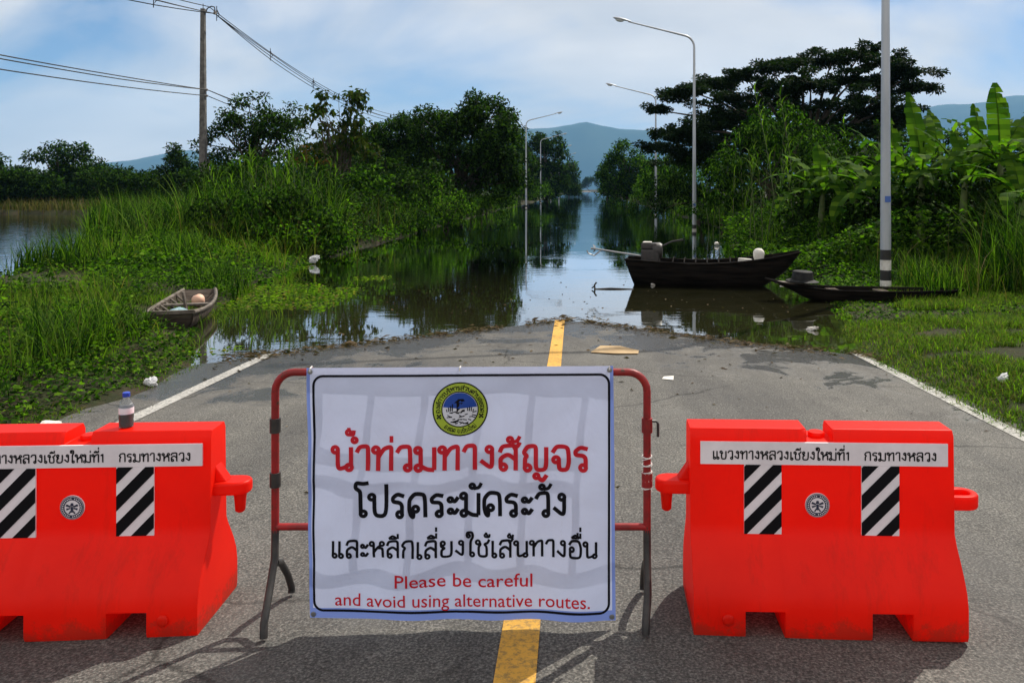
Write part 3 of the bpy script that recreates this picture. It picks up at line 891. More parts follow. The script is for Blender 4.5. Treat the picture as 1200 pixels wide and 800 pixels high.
# right bank
make_tree('broadleaf_tree', 'round green tree beside the water on the right, behind the farther lamp', 'tree', gat(733, 92),
          [((0, 0, 6.0), (2.0, 2, 1.8)), ((-1.2, 0, 4.2), (1.9, 2, 1.7)), ((1.6, 0, 4.4), (2.2, 2, 1.8)), ((0.3, 0, 2.4), (3.4, 2, 1.9)), ((.2, 0, 1.2), (3.2, 2, 1.2))],
          60, 120, 0.78, 160, 0.34, 0.16, M_LEAF_MID, 0.18)
make_tree('broadleaf_tree', 'farthest tree on the right bank by the end of the water', 'tree', gat(710, 165),
          [((0, 0, 5.2), (1.8, 2, 2.2)), ((1.5, 0, 3.2), (2.5, 2, 2.4))], 61, 40, 1.1, 70, 0.5, 0.25, M_LEAF_DARK, 0.18)
# far end wood closing the road
make_tree('broadleaf_tree', 'tiny hazy tree at the very end of the flooded road', 'tree', (xc(700) + 4, 700, 0.3),
          [((0, 0, 7), (7, 4, 5)), ((-14, 0, 5), (7, 4, 4))], 62, 40, 2.6, 14, 1.2, 0.6, M_LEAF_DARK, 0.3)

# the rain tree: flat tiers on long spreading limbs
rng = np.random.RandomState(70)
rt = thing('rain_tree', gat(945, 47), 0, 'huge dark umbrella-shaped tree spreading over the right bank', 'tree')
tiers = []
for (px, py, rx, rz_) in ((792, 112, 1.1, .30), (775, 128, .7, .25), (812, 106, 1.0, .35), (845, 98, 1.3, .4), (872, 88, 1.2, .4), (905, 80, 1.3, .4), (940, 72, 1.5, .42), (975, 68, 1.5, .42),
                          (1008, 63, 1.2, .35), (1040, 75, 1.4, .4), (1065, 86, 1.0, .35), (1072, 104, 1.0, .3), (1045, 100, 1.5, .5), (1000, 92, 2.0, .6), (950, 98, 2.0, .6), (900, 105, 1.8, .6), (855, 118, 1.4, .5),
                          (790, 158, 1.0, .3), (770, 172, .9, .3), (815, 150, 1.2, .4), (840, 140, 1.3, .5), (800, 185, 1.2, .5), (880, 130, 1.6, .6), (930, 125, 1.9, .7), (990, 122, 1.9, .7), (1040, 128, 1.5, .6), (830, 175, 1.4, .6),
                          (870, 165, 1.6, .8), (920, 160, 1.8, .8), (980, 155, 1.8, .8), (1030, 155, 1.4, .7), (890, 145, 1.9, .9), (960, 140, 2.0, .9), (1015, 140, 1.8, .8), (850, 150, 1.6, .8), (1060, 135, 1.3, .7), (820, 165, 1.4, .8), (900, 185, 2.2, 1.2), (980, 185, 2.2, 1.2), (1050, 180, 1.8, 1.0)):
    Yt = 47 + rng.uniform(-2.5, 2.5)
    tiers.append((np.array([(px - CX) / F * Yt, Yt, CAMZ - (py - HY) / F * Yt]) - np.array(rt.location), rx, rz_))
Vs, Fs, n0 = [], [], 0
for c, rx, rz_ in tiers:
    for q in range(int(15 * rx)):
        o = rng.normal(size=3) * np.array([rx * .5, rx * .6, rz_ * .45])
        r_ = rng.uniform(.22, .5)
        n = int(330 * r_)
        d = unit(rng.normal(size=(n, 3)))
        P = c + o + d * (r_ * rng.uniform(0, 1, (n, 1)) ** .5) * np.array([1.2, 1.2, .45])
        V, Fq = leaves(P, d * .5 + rng.normal(size=(n, 3)) * .7 * np.array([1, 1, .4]), .22 * rng.uniform(.6, 1.2, n), .11, rng)
        Vs.append(V); Fs.append(Fq + n0); n0 += len(V)
mesh_np('crown', np.concatenate(Vs), np.concatenate(Fs), M_LEAF_RAIN, rt)
t = MB()
t.tube([(0, 0, -.4), (0, 0, .6), (0.1, 0, 2.4), (0, 0, 3.8)], [.55, .46, .4, .34], 10)
for c, rx, rz_ in tiers:
    e = Vector(c); st = Vector((rng.uniform(-.3, .3), 0, rng.uniform(2.6, 3.7)))
    m1 = st.lerp(e, .35) + Vector((0, 0, .35)); m2 = st.lerp(e, .72) + Vector((0, 0, .3))
    t.tube([st, m1, m2, e - Vector((0, 0, .1))], [.16, .11, .07, .02], 6)
t.build('trunk', M_BARK, rt, smooth=60, merge=False)

# creeper-smothered thicket on the right
make_tree('creeper_thicket', 'tall mound of creepers smothering a tree behind the nearer lamp', 'shrub', gat(905, 31),
          [((0, 0, 3.9), (1.3, 1.2, 1.0)), ((-0.9, 0, 2.9), (1.2, 1.2, 1.2)), ((1.3, 0, 3.2), (1.3, 1.2, 1.1)), ((0.2, -.2, 1.8), (2.4, 1.4, 1.4)), ((-1.6, 0, 1.7), (1.1, 1.2, 1.3)), ((2.3, 0, 2.2), (1.4, 1.2, 1.5)), ((0.3, 0, 4.4), (.8, .8, .7))],
          71, 230, 0.38, 380, 0.14, 0.09, M_LEAF_MID, 0.12, droop=0.9, flat=0.9, jitter=0.4, limb_every=8)
make_tree('creeper_thicket', 'leafy creeper mound between the two right-hand lamps', 'shrub', gat(818, 46),
          [((0, 0, 2.6), (1.3, 1.2, 1.4)), ((-1.5, 0, 1.7), (1.3, 1.2, 1.2)), ((1.2, 0, 2.2), (1.4, 1.2, 1.7)), ((1.6, 0, 3.5), (1.2, 1, 0.9)), ((0, 0, 1.0), (2.8, 1.2, 1.0))],
          72, 140, 0.42, 300, 0.18, 0.10, M_LEAF_DARK, 0.1, droop=0.7, limb_every=8)
make_tree('bank_shrub', 'light green grassy shrub left of the farther right-hand lamp', 'shrub', gat(766, 70),
          [((0, 0, 2.2), (1.1, 1.2, 1.2)), ((-0.9, 0, 1.4), (1.1, 1.2, 1.1)), ((1.2, 0, 1.8), (1.2, 1.2, 1.2)), ((0, 0, .9), (2.2, 1.2, .9))],
          73, 70, 0.46, 220, 0.22, 0.08, M_LEAF_MID, 0.08, stems=3)
k_ = 0
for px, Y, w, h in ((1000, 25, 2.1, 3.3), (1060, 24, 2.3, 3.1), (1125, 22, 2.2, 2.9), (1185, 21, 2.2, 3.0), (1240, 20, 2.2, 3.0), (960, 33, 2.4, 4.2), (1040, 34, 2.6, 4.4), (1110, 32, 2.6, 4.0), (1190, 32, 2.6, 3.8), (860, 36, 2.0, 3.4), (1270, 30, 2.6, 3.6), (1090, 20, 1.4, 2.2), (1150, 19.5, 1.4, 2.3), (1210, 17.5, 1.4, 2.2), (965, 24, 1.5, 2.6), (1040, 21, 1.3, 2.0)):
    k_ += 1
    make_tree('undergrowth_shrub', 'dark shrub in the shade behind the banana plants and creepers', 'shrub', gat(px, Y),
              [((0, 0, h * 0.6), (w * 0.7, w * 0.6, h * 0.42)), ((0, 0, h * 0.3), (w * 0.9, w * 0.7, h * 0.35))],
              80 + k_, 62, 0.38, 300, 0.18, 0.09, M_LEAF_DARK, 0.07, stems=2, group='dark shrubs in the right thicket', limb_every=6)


# cane plants: upright stalks with long arching leaves in two ranks
def cane(loc, h, n, seed, label, spread=0.5, m=None):
    rng = np.random.RandomState(seed)
    root = thing('cane_plant', loc, 0, label, 'plant')
    st = MB(); bag = Bag()
    for s in range(n):
        b = np.array([rng.normal() * spread * .5, rng.normal() * spread * .5, 0])
        lean = rng.normal(size=2) * .10
        hh = h * rng.uniform(.7, 1.05)
        f = lambda u: b + np.array([lean[0] * hh * u ** 1.6, lean[1] * hh * u ** 1.6, hh * u])
        st.tube([tuple(f(u)) for u in (-.03, .3, .6, .85, 1)], [.018, .016, .012, .008, .003], 5)
        az0 = rng.uniform(0, 6.28)
        k = int(9 + hh * 4)
        us = np.linspace(.18, 1, k)
        P = np.array([f(u) for u in us])
        az = az0 + np.where(np.arange(k) % 2, 0, math.pi) + rng.normal(size=k) * .35
        bag.add(blades(P, az, .75 * rng.uniform(.7, 1.2, k) * (1.15 - .5 * us), rng.uniform(.65, 1.15, k), .05, 5))
    st.build('stalk', M_STEM, root, merge=False)
    bag.build('foliage', m or M_REED, root)
    return root


for i_, (px, Y, h, n, lb) in enumerate((
        (925, 27, 4.9, 4, 'tallest cane plant sticking out above the creeper mound'),
        (872, 29, 3.7, 4, 'cane plant left of the creeper mound behind the nearer lamp'),
        (895, 25, 3.0, 5, 'cane plant with feathery leaves in front of the creeper mound'),
        (945, 24, 2.9, 5, 'cane plant in the middle of the thicket above the moored boats'),
        (985, 23, 2.7, 5, 'cane plant just left of the banana plants'),
        (1010, 26, 3.9, 3, 'slim tall cane plant left of the nearest lamp post'),
        (840, 34, 3.3, 4, 'cane plant close to the nearer lamp, at its right'),
        (780, 50, 3.2, 5, 'cane plant between the two farther lamps on the right'))):
    cane(gat(px, Y), h, n, 100 + i_, lb)


for i_, (px, Y, h, n, lb) in enumerate((
        (300, 26, 2.9, 7, 'bushy cane plant in the left reeds, nearest to the utility pole'),
        (330, 25, 3.0, 7, 'bushy cane plant in the left reeds below the rust-coloured shrub'),
        (352, 28, 3.4, 6, 'tall cane plant below the sparse large-leaved tree'),
        (270, 29, 2.6, 6, 'cane plant at the foot of the feathery tree'),
        (385, 27, 2.3, 6, 'low cane plant at the right end of the left reeds'),
        (315, 23.5, 2.6, 6, 'cane plant at the front of the left reeds, right of the utility pole'),
        (345, 24, 2.8, 6, 'cane plant at the front of the left reeds, left of the white bag'),
        (240, 31, 2.2, 6, 'cane plant right under the utility pole'))):
    cane(gat(px, Y), h, n, 140 + i_, lb, .8)


# ------------------------------------------------------------------ banana plants
def banana_leaf(rng, length, width, elev, droop, az):
    n, k = 15, 3
    pts = []
    x = z = 0.0
    ang = elev
    ds = length / n
    for i in range(n + 1):
        pts.append((x, z, ang))
        x += math.cos(ang) * ds; z += math.sin(ang) * ds
        ang -= droop / n * (0.5 + 1.4 * i / n)
    V, Fs = [], []
    ca, sa = math.cos(az), math.sin(az)

    def put(px_, py_, pz_):
        V.append((px_ * ca - py_ * sa, px_ * sa + py_ * ca, pz_))
    for side in (-1, 1):
        for i in range(n):
            if i < 2: continue
            u0, u1 = i / n, (i + 1) / n
            tear = rng.rand() < .28
            hang = rng.uniform(.1, .8) if tear else rng.uniform(.05, .22)
            b = len(V)
            for u, j in ((u0, i), (u1, i + 1)):
                wd = width * .5 * min(1, (u - .1) * 5) * min(1, (1.03 - u) * 3.2) ** .7
                px_, pz_, an = pts[j]
                jj = .0 if not tear else (rng.uniform(.005, .03) if j == i else -rng.uniform(.005, .03)) * length / 2
                for q in range(k):
                    f = q / (k - 1)
                    lift = wd * f * (.28 - hang * f * 1.6)
                    put(px_ - math.sin(an) * lift + jj * f + .1 * wd * f, side * wd * f * .95, pz_ + math.cos(an) * lift)
            for q in range(k - 1):
                Fs.append((b + q, b + q + 1, b + k + q + 1, b + k + q))
    # midrib
    for i in range(n):
        b = len(V)
        for j in (i, i + 1):
            r = .022 * (1 - j / n) + .003
            px_, pz_, an = pts[j]
            put(px_, -r, pz_); put(px_, r, pz_); put(px_ + math.sin(an) * r * 2, 0, pz_ - math.cos(an) * r * 2)
        Fs += [(b, b + 1, b + 4, b + 3), (b + 1, b + 2, b + 5, b + 4), (b + 2, b, b + 3, b + 5)]
    return np.array(V), np.array(Fs)


def banana(px, Y, h, leaf_spec, seed, label):
    rng = np.random.RandomState(seed)
    root = thing('banana_plant', gat(px, Y), 0, label, 'plant')
    t = MB()
    t.tube([(0, 0, -.1), (0, 0, h * .4), (.03, 0, h * .8), (.05, 0, h)], [.13, .11, .08, .05], 10)
    t.build('stem', M_STEM, root, smooth=60)
    for (az, elev, ln, dr) in leaf_spec:
        V, Fs = banana_leaf(rng, ln, ln * rng.uniform(.22, .28), R(elev), R(dr), R(az))
        V = V + np.array([.05, 0, h - .05])
        mesh_np('leaf', V, Fs, M_BANANA, root)


banana(1078, 19.5, 2.1, [(100, 82, 2.2, 18), (60, 74, 1.9, 40), (180, 55, 1.9, 70), (205, 28, 2.0, 95), (0, 50, 1.8, 80), (330, 30, 1.9, 100), (250, 45, 1.7, 80)], 201,
       'banana plant with two upright leaves just right of the nearest lamp post')
banana(1128, 18.8, 1.9, [(150, 70, 1.8, 45), (40, 62, 1.9, 60), (200, 35, 1.9, 90), (355, 30, 1.9, 95), (280, 50, 1.6, 85), (90, 80, 1.5, 30)], 202,
       'banana plant in the middle of the row, with drooping leaves')
banana(1170, 18.2, 2.35, [(80, 84, 1.9, 14), (170, 62, 1.7, 55), (20, 66, 1.8, 40), (200, 30, 1.9, 95), (340, 35, 1.9, 90), (260, 45, 1.7, 85)], 203,
       'banana plant with one tall bright leaf against the distant ridge')
banana(1215, 18.5, 2.0, [(180, 45, 1.9, 75), (150, 70, 1.8, 40), (210, 20, 1.9, 100), (90, 75, 1.7, 40)], 204,
       'banana plant cut off by the right edge')
banana(1022, 21.5, 1.7, [(190, 40, 2.0, 80), (215, 15, 2.1, 90), (120, 60, 1.7, 60), (350, 40, 1.8, 90), (270, 35, 1.8, 95), (165, 55, 1.7, 70)], 205,
       'low banana plant left of the nearest lamp post, its leaves spreading sideways')
banana(1050, 20.5, 1.9, [(185, 50, 2.1, 80), (160, 70, 2.0, 45), (210, 25, 2.0, 95), (20, 60, 1.9, 60), (350, 25, 1.9, 95), (280, 35, 1.8, 90), (95, 82, 1.9, 20)], 207,
       'banana plant directly behind the nearest lamp post')
banana(1150, 20.3, 2.2, [(175, 65, 1.9, 60), (30, 70, 1.9, 50), (200, 35, 1.9, 90), (340, 40, 1.9, 85), (270, 50, 1.8, 80), (100, 84, 1.8, 15)], 208,
       'banana plant in the second row, between the middle one and the tallest leaf')
banana(1000, 23, 1.8, [(180, 45, 2.0, 80), (200, 20, 2.0, 90), (140, 65, 1.8, 55), (340, 45, 1.8, 85), (270, 30, 1.9, 95)], 209,
       'small banana plant half buried in creepers left of the nearest lamp post')
banana(1195, 16.8, 1.5, [(190, 50, 1.7, 85), (150, 60, 1.6, 70), (230, 30, 1.7, 95), (90, 75, 1.5, 40), (320, 40, 1.6, 90)], 210,
       'low banana plant in the tall grass near the right edge')
banana(962, 22.5, 1.7, [(175, 45, 1.9, 80), (205, 20, 1.9, 90), (140, 65, 1.8, 55), (20, 55, 1.8, 70), (340, 45, 1.8, 85), (270, 35, 1.9, 95), (90, 80, 1.6, 25)], 211,
       'banana plant at the left end of the clump beside the creeper mound')
banana(1100, 22.5, 2.3, [(90, 78, 1.9, 25), (200, 50, 1.9, 70), (20, 55, 1.9, 65), (300, 40, 1.7, 90)], 206,
       'banana plant standing behind the first two of the row')

# ------------------------------------------------------------------ reeds, grass and ground cover (stuff)
rng = np.random.RandomState(300)


def scatter(n, x0, x1, y0, y1, keep=None, zmin=-0.05):
    X = rng.uniform(x0, x1, n); Y = rng.uniform(y0, y1, n)
    Z = zground(X, Y)
    k = Z > zmin
    if keep is not None: k &= keep(X, Y)
    return np.stack([X[k], Y[k], Z[k] - 0.02], -1)


def reeds(P, h0, h1, w, bend=(0.15, 0.75), ns=5):
    n = len(P)
    return blades(P, rng.uniform(0, 6.28, n), rng.uniform(h0, h1, n), rng.uniform(*bend, n), w * rng.uniform(.6, 1.3, n), ns)


boat_gap = lambda X, Y: ~((X > -6.5) & (X < -5.0) & (Y > 10.2) & (Y < 13.1))
# tall reeds of the left bank, back to front
bag = Bag()
lump = lambda X, Y: vnoise(X, Y, 1.3, 9)
P = scatter(4200, -14, -6.2, 21.5, 33, lambda X, Y: (lump(X, Y) > .1) & (X < xc(Y) - 6.3 - .3 * (Y < 24)))
bag.add(reeds(P, .6, 2.1, .040, (.2, 1.0)))
P = scatter(1500, -11.5, -7.0, 23, 27, lambda X, Y: (vnoise(X, Y, 1.0, 91) > .3))
bag.add(reeds(P, 1.6, 2.9, .045, (.2, .8)))
P = scatter(5200, -22, -12.2, 26, 37, lambda X, Y: (lump(X, Y) > -.6) & (X > -.60 * Y), -.6)
bag.add(reeds(P, 1.0, 1.9, .045, (.1, .7)))
P = scatter(3000, -12.4, -8, 16.5, 21, lambda X, Y: lump(X, Y) > .1)
bag.add(reeds(P, .4, 1.1, .03))
P = scatter(4200, -9, -6.0, 30, 48, lambda X, Y: lump(X, Y) > -.5)
bag.add(reeds(P, .8, 1.7, .045))
P = scatter(3000, -9, -5.6, 48, 95, lambda X, Y: X < xc(Y) - 6.7)
bag.add(reeds(P, .8, 1.9, .08, ns=3))
P = scatter(900, -9.2, -7.4, 8.5, 12.5, lambda X, Y: (lump(X * 2, Y * 2) > .3) & (X < -.66 * Y))
bag.add(reeds(P, .4, 1.0, .020))
P = scatter(2600, -10, -4.6, 6.5, 15, lambda X, Y: (vnoise(X, Y, 2.0, 46) > .25) & boat_gap(X, Y) & ~((Y > 13.2) & (X < -.60 * Y)))
bag.add(reeds(P, .25, .85, .015, (.2, 1.1), 4))
P = scatter(500, -6.6, -5.4, 13.6, 15.2, lambda X, Y: lump(X * 2, Y * 2) > -.2)
bag.add(reeds(P, .4, .85, .020))
tag(bag.build('tall_reeds', M_REED), kind='stuff')
bag = Bag()
nl_ = lambda X, Y: boat_gap(X, Y) & ~((Y > 13.2) & (X < -.60 * Y))
P = scatter(3000, -10.5, -5.0, 6.2, 13.2, lambda X, Y: nl_(X, Y) & (vnoise(X, Y, 1.7, 47) > -.05) & (X < -.55 * Y))
bag.add(reeds(P[P[:, 0] > -.635 * P[:, 1]], .3, .9, .015, (.25, 1.2), 5))
bag.add(reeds(P[P[:, 0] <= -.635 * P[:, 1]][:400], .2, .5, .013, (.25, 1.2), 5))
P = scatter(2200, -10.5, -4.7, 6.2, 14.5, lambda X, Y: nl_(X, Y) & (vnoise(X, Y, 2.3, 48) > .25))
bag.add(reeds(P, .25, .7, .014, (.25, 1.2), 4))
P = scatter(3800, -12.5, -6.2, 14.5, 21, lambda X, Y: nl_(X, Y) & (vnoise(X, Y, 1.5, 49) > .1))
bag.add(reeds(P, .3, .9, .022, (.2, 1.0), 4))
P = scatter(1500, -12, -6.4, 21, 26, lambda X, Y: vnoise(X, Y, 1.2, 50) > 0)
bag.add(reeds(P, .6, 1.5, .03, (.2, 1.0), 4))
P = scatter(2200, 5.4, 11, 14.2, 17.5, lambda X, Y: vnoise(X, Y, 1.6, 54) > -.1)
bag.add(reeds(P, .3, .9, .02, (.2, 1.0), 4))
tag(bag.build('rank_grass', M_GRASS), kind='stuff')
bag = Bag()
P = scatter(4200, -8.2, -4.9, 7, 11.2, lambda X, Y: (vnoise(X, Y, 1.9, 64) > .15) & (X > -.68 * Y) & boat_gap(X, Y))
bag.add(reeds(P, .3, .85, .016, (.2, 1.1), 5))
tag(bag.build('verge_grass', M_REED), kind='stuff')
# sedge belt in the flooded field
bag = Bag()
P = scatter(6000, -34, -14, 38, 60, lambda X, Y: (vnoise(X, Y, .5, 12) > -.3) & (X > -.57 * Y), -.9)
bag.add(reeds(P, .8, 1.4, .07, (.05, .5), 3))
P = scatter(5200, -56, -24, 59.5, 66, None, -.3)
bag.add(reeds(P, .5, 1.3, .08, (.1, .8), 3))
tag(bag.build('pale_sedge', M_GRASS_DRY), kind='stuff')
# right bank tall grass
bag = Bag()
P = scatter(3200, 7.0, 11.5, 12.4, 16.5, lambda X, Y: lump(X * 1.4, Y) > -.1)
bag.add(reeds(P, 1.0, 2.4, .026, (.2, .8), 6))
P = scatter(5200, 5.9, 12, 13.4, 19, lambda X, Y: lump(X * 1.4, Y) > -.6)
bag.add(reeds(P, .3, .9, .022))
P = scatter(2400, 4.6, 9, 20, 34, lambda X, Y: (lump(X * 1.4, Y) > -.2) & (X > np.interp(Y, YS_R, XS_R) + .1))
bag.add(reeds(P, .6, 1.5, .035))
P = scatter(3600, 6, 10, 34, 70, lambda X, Y: X > xc(Y) + 6.3)
bag.add(reeds(P, .8, 1.8, .06, ns=3))
tag(bag.build('tall_grass', M_REED), kind='stuff')
# roadside turf
bag = Bag()
P = scatter(210000, 3.2, 11, 4.2, 14.8, lambda X, Y: vnoise(X, Y, 1.9, 21) + .6 * vnoise(X, Y, 6, 22) > -.45 + .3 * np.exp(-((Y - 12.3) / .5) ** 2) , -.12)
sc_ = np.clip((P[:, 0] - np.interp(P[:, 1], YS_R, XS_R)) * .8, .6, 1)
bag.add(blades(P, rng.uniform(0, 6.28, len(P)), rng.uniform(.05, .19, len(P)) * sc_ * (.7 + .6 * np.clip(vnoise(P[:, 0], P[:, 1], 3.1, 24) + .4, 0, 1.4)), rng.uniform(.3, 1.2, len(P)), rng.uniform(.009, .02, len(P)), 2))
P = scatter(60000, -10, -3.9, 5, 13.5, lambda X, Y: vnoise(X, Y, 1.9, 23) + .4 * vnoise(X, Y, 6, 22) > -.35, -.02)
sc_ = np.clip((-np.interp(P[:, 1], YS_L, XS_L) * -1 - P[:, 0]) * .8, .35, 1)
bag.add(blades(P, rng.uniform(0, 6.28, len(P)), rng.uniform(.06, .28, len(P)) * sc_, rng.uniform(.3, 1.2, len(P)), rng.uniform(.008, .018, len(P)), 2))
tag(bag.build('short_grass', M_GRASS), kind='stuff')
bag = Bag()
P = scatter(60000, 3.4, 11, 4.6, 14.5, lambda X, Y: vnoise(X, Y, 1.9, 21) < .15 + 1.2 * np.exp(-((Y - 12.0) / 1.2) ** 2) + .8 * np.exp(-((X - 4) / .6) ** 2), -.06)
bag.add(reeds(P, .02, .07, .009, (.8, 1.6), 2))
P = scatter(1500, -11, -4.8, 6.5, 15, lambda X, Y: boat_gap(X, Y) & ~((Y > 13.2) & (X < -.60 * Y)), 0.0)
bag.add(reeds(P, .2, .6, .008, (.1, 1.3), 3))
P = scatter(700, -13, -6.4, 21.5, 33, None)
bag.add(reeds(P, .9, 2.4, .022, (.1, 1.2), 4))
P = scatter(160, 6, 11.5, 12.5, 18, None)
bag.add(reeds(P, .6, 2.0, .016, (.1, 1.2), 4))
P = scatter(9000, -7.5, -3.9, 5.5, 13.5, lambda X, Y: vnoise(X, Y, 1.9, 23) < .1, 0.0)
bag.add(reeds(P, .02, .07, .009, (.8, 1.6), 2))
tag(bag.build('dead_grass', M_GRASS_DRY), kind='stuff')


# leafy ground cover (morning glory and the like)
def cover(bag, n, x0, x1, y0, y1, hfun, Lf, keep=None, zmin=0.0):
    P = scatter(n, x0, x1, y0, y1, keep, zmin)
    m = len(P)
    hh = hfun(P[:, 0], P[:, 1])
    P[:, 2] += np.maximum(.02, hh) * rng.uniform(0.15, 1, m) ** .6
    az = rng.uniform(0, 6.28, m)
    A = np.stack([np.cos(az), np.sin(az), rng.normal(size=m) * .35 - .1], -1)
    s = Lf * rng.uniform(.5, 1.3, m)
    bag.add(leaves(P, A, s, s * rng.uniform(.55, .9, m), rng, fold=.08))


bag = Bag()
mound = lambda X, Y: np.clip(.22 + .26 * vnoise(X, Y, 1.5, 31) + .13 * np.clip(-X - 5.2, 0, 3) * (Y < 12.2) * (X > -.64 * Y), .03, .75)
boat_gap = lambda X, Y: ~((X > -6.5) & (X < -5.0) & (Y > 10.2) & (Y < 13.1))
lk_ = lambda X, Y: (vnoise(X, Y, 1.2, 33) > -.7) & boat_gap(X, Y) & ~((Y > 13.2) & (X < -.60 * Y))
cover(bag, 40000, -11, -4.1, 6.0, 16.5, lambda X, Y: mound(X, Y) * np.clip((-X - 3.9) * .6, .12, 1), .034, lambda X, Y: lk_(X, Y) & (vnoise(X, Y, 2.2, 44) > -.1), -.02)
cover(bag, 9000, -11, -4.6, 6.0, 16.5, lambda X, Y: 1.5 * mound(X, Y) * np.clip((-X - 3.9) * .6, .12, 1), .105, lambda X, Y: lk_(X, Y) & (vnoise(X, Y, 1.4, 45) > .2), -.02)
cover(bag, 30000, -11, -4.1, 6.0, 16.5, lambda X, Y: mound(X, Y) * np.clip((-X - 3.9) * .6, .12, 1), .058, lambda X, Y: (vnoise(X, Y, 1.2, 33) > -.7) & boat_gap(X, Y) & ~((Y > 13.2) & (X < -.60 * Y)), -.02)
cover(bag, 12000, -12.5, -5.6, 16, 22.5, lambda X, Y: .12 + .5 * np.clip(vnoise(X, Y, 1.2, 34), 0, 1), .085, None, -.12)
cover(bag, 15000, -13, -6.0, 21, 30, lambda X, Y: .4 + 1.5 * np.clip(vnoise(X, Y, .9, 35), 0, 1), .11, None, -.1)
cover(bag, 9000, -9, -5.6, 29, 50, lambda X, Y: .4 + 1.0 * np.clip(vnoise(X, Y, .9, 39), 0, 1), .15, lambda X, Y: X < xc(Y) - 6.1, -.1)
tag(bag.build('creeping_weeds', M_LEAF_LIGHT), kind='stuff')
bag = Bag()
cover(bag, 26000, 4.2, 9.5, 17.5, 27, lambda X, Y: .30 + 1.0 * np.clip(vnoise(X, Y, .9, 36) + .25 + .15 * (X - 5), 0, 1.4), .105, None, -.1)
cover(bag, 9000, 3.9, 9.5, 10.8, 14.8, lambda X, Y: .05 + .10 * np.clip(vnoise(X, Y, 1.6, 57), 0, 1), .05, lambda X, Y: vnoise(X, Y, 1.3, 58) > -.4, -.06)
cover(bag, 12000, 4.6, 10, 14.6, 18, lambda X, Y: .12 + .3 * np.clip(vnoise(X, Y, 1.1, 37), 0, 1), .075, None, -.05)
cover(bag, 12000, 4.6, 9.5, 27, 60, lambda X, Y: .5 + .9 * np.clip(vnoise(X, Y, .8, 38) + .2, 0, 1), .18, lambda X, Y: X > np.interp(Y, YS_R, XS_R) + xc(Y) + .1, -.1)
tag(bag.build('bank_weeds', M_LEAF_LIGHT), kind='stuff')
# floating weed mat in the shallows on the left
bag = Bag()
P = scatter(5200, -6.6, -3.9, 9.2, 19.5, lambda X, Y: (vnoise(X, Y, 1.6, 41) > .0), -.30)
P[:, 2] = np.maximum(P[:, 2], .004) + rng.uniform(0, .02, len(P))
az = rng.uniform(0, 6.28, len(P))
bag.add(leaves(P, np.stack([np.cos(az), np.sin(az), .15 + 0 * az], -1), .07 * rng.uniform(.5, 1.3, len(P)), .045, rng))
P = scatter(1500, -6.3, -4.3, 9.5, 17.5, lambda X, Y: (vnoise(X, Y, 2.2, 42) > .25), -.25)
P[:, 2] = -.03
bag.add(reeds(P, .08, .28, .012, (.2, .9), 3))
tag(bag.build('floating_weeds', M_GRASS), kind='stuff')

# ------------------------------------------------------------------ flotsam along the waterline and loose leaves on the road
n = 3600
X = rng.uniform(-3.9, 3.5, n)
Ye = (0.32 - 0.021 * np.abs(X + .1)) / .0274
band = rng.exponential(.16, n) * np.where(rng.rand(n) < .8, -1, .4) + .12 * vnoise(X, X * 0, 3, 50)
Y = Ye + band + .25 * vnoise(X, X * 0, 1.2, 51)
k = (vnoise(X, X * 0, 5, 52) > -.35)
X, Y = X[k], Y[k]
Z = np.maximum(zroad(X, Y), 0) + .006 + rng.uniform(0, .025, len(X))
az = rng.normal(size=len(X)) * .5 + np.where(rng.rand(len(X)) < .5, 0, math.pi)
A = np.stack([np.cos(az), np.sin(az), rng.normal(size=len(X)) * .12], -1)
bag = Bag()
ln = rng.uniform(.02, .16, len(X)) * rng.uniform(.4, 1, len(X))
bag.add(leaves(np.stack([X, Y, Z], -1), A, ln, np.where(rng.rand(len(X)) < .7, .009, ln * .3), rng, fold=.04))
n = 520
X = rng.uniform(-3.8, 3.9, n); Y = rng.uniform(3.2, 11, n)
k = rng.rand(n) < np.clip((Y - 3) / 8, .12, 1); X, Y = X[k], Y[k]
az = rng.uniform(0, 6.28, len(X)); ln = rng.uniform(.015, .07, len(X))
bag.add(leaves(np.stack([X, Y, np.maximum(zroad(X, Y), 0) + .006], -1), np.stack([np.cos(az), np.sin(az), az * 0 + .05], -1), ln, ln * .4, rng, fold=.06))
n = 190
X = rng.uniform(-4.6, 4.2, n); Y = 12 + rng.exponential(2.2, n)
k = zroad(X, Y) < -.01; X, Y = X[k], Y[k]
az = rng.uniform(0, 6.28, len(X)); ln = rng.uniform(.015, .055, len(X))
bag.add(leaves(np.stack([X, Y, 0 * X + .004], -1), np.stack([np.cos(az), np.sin(az), az * 0], -1), ln, ln * .4, rng, fold=.03))
tag(bag.build('flotsam_debris', M_TWIG), kind='stuff')


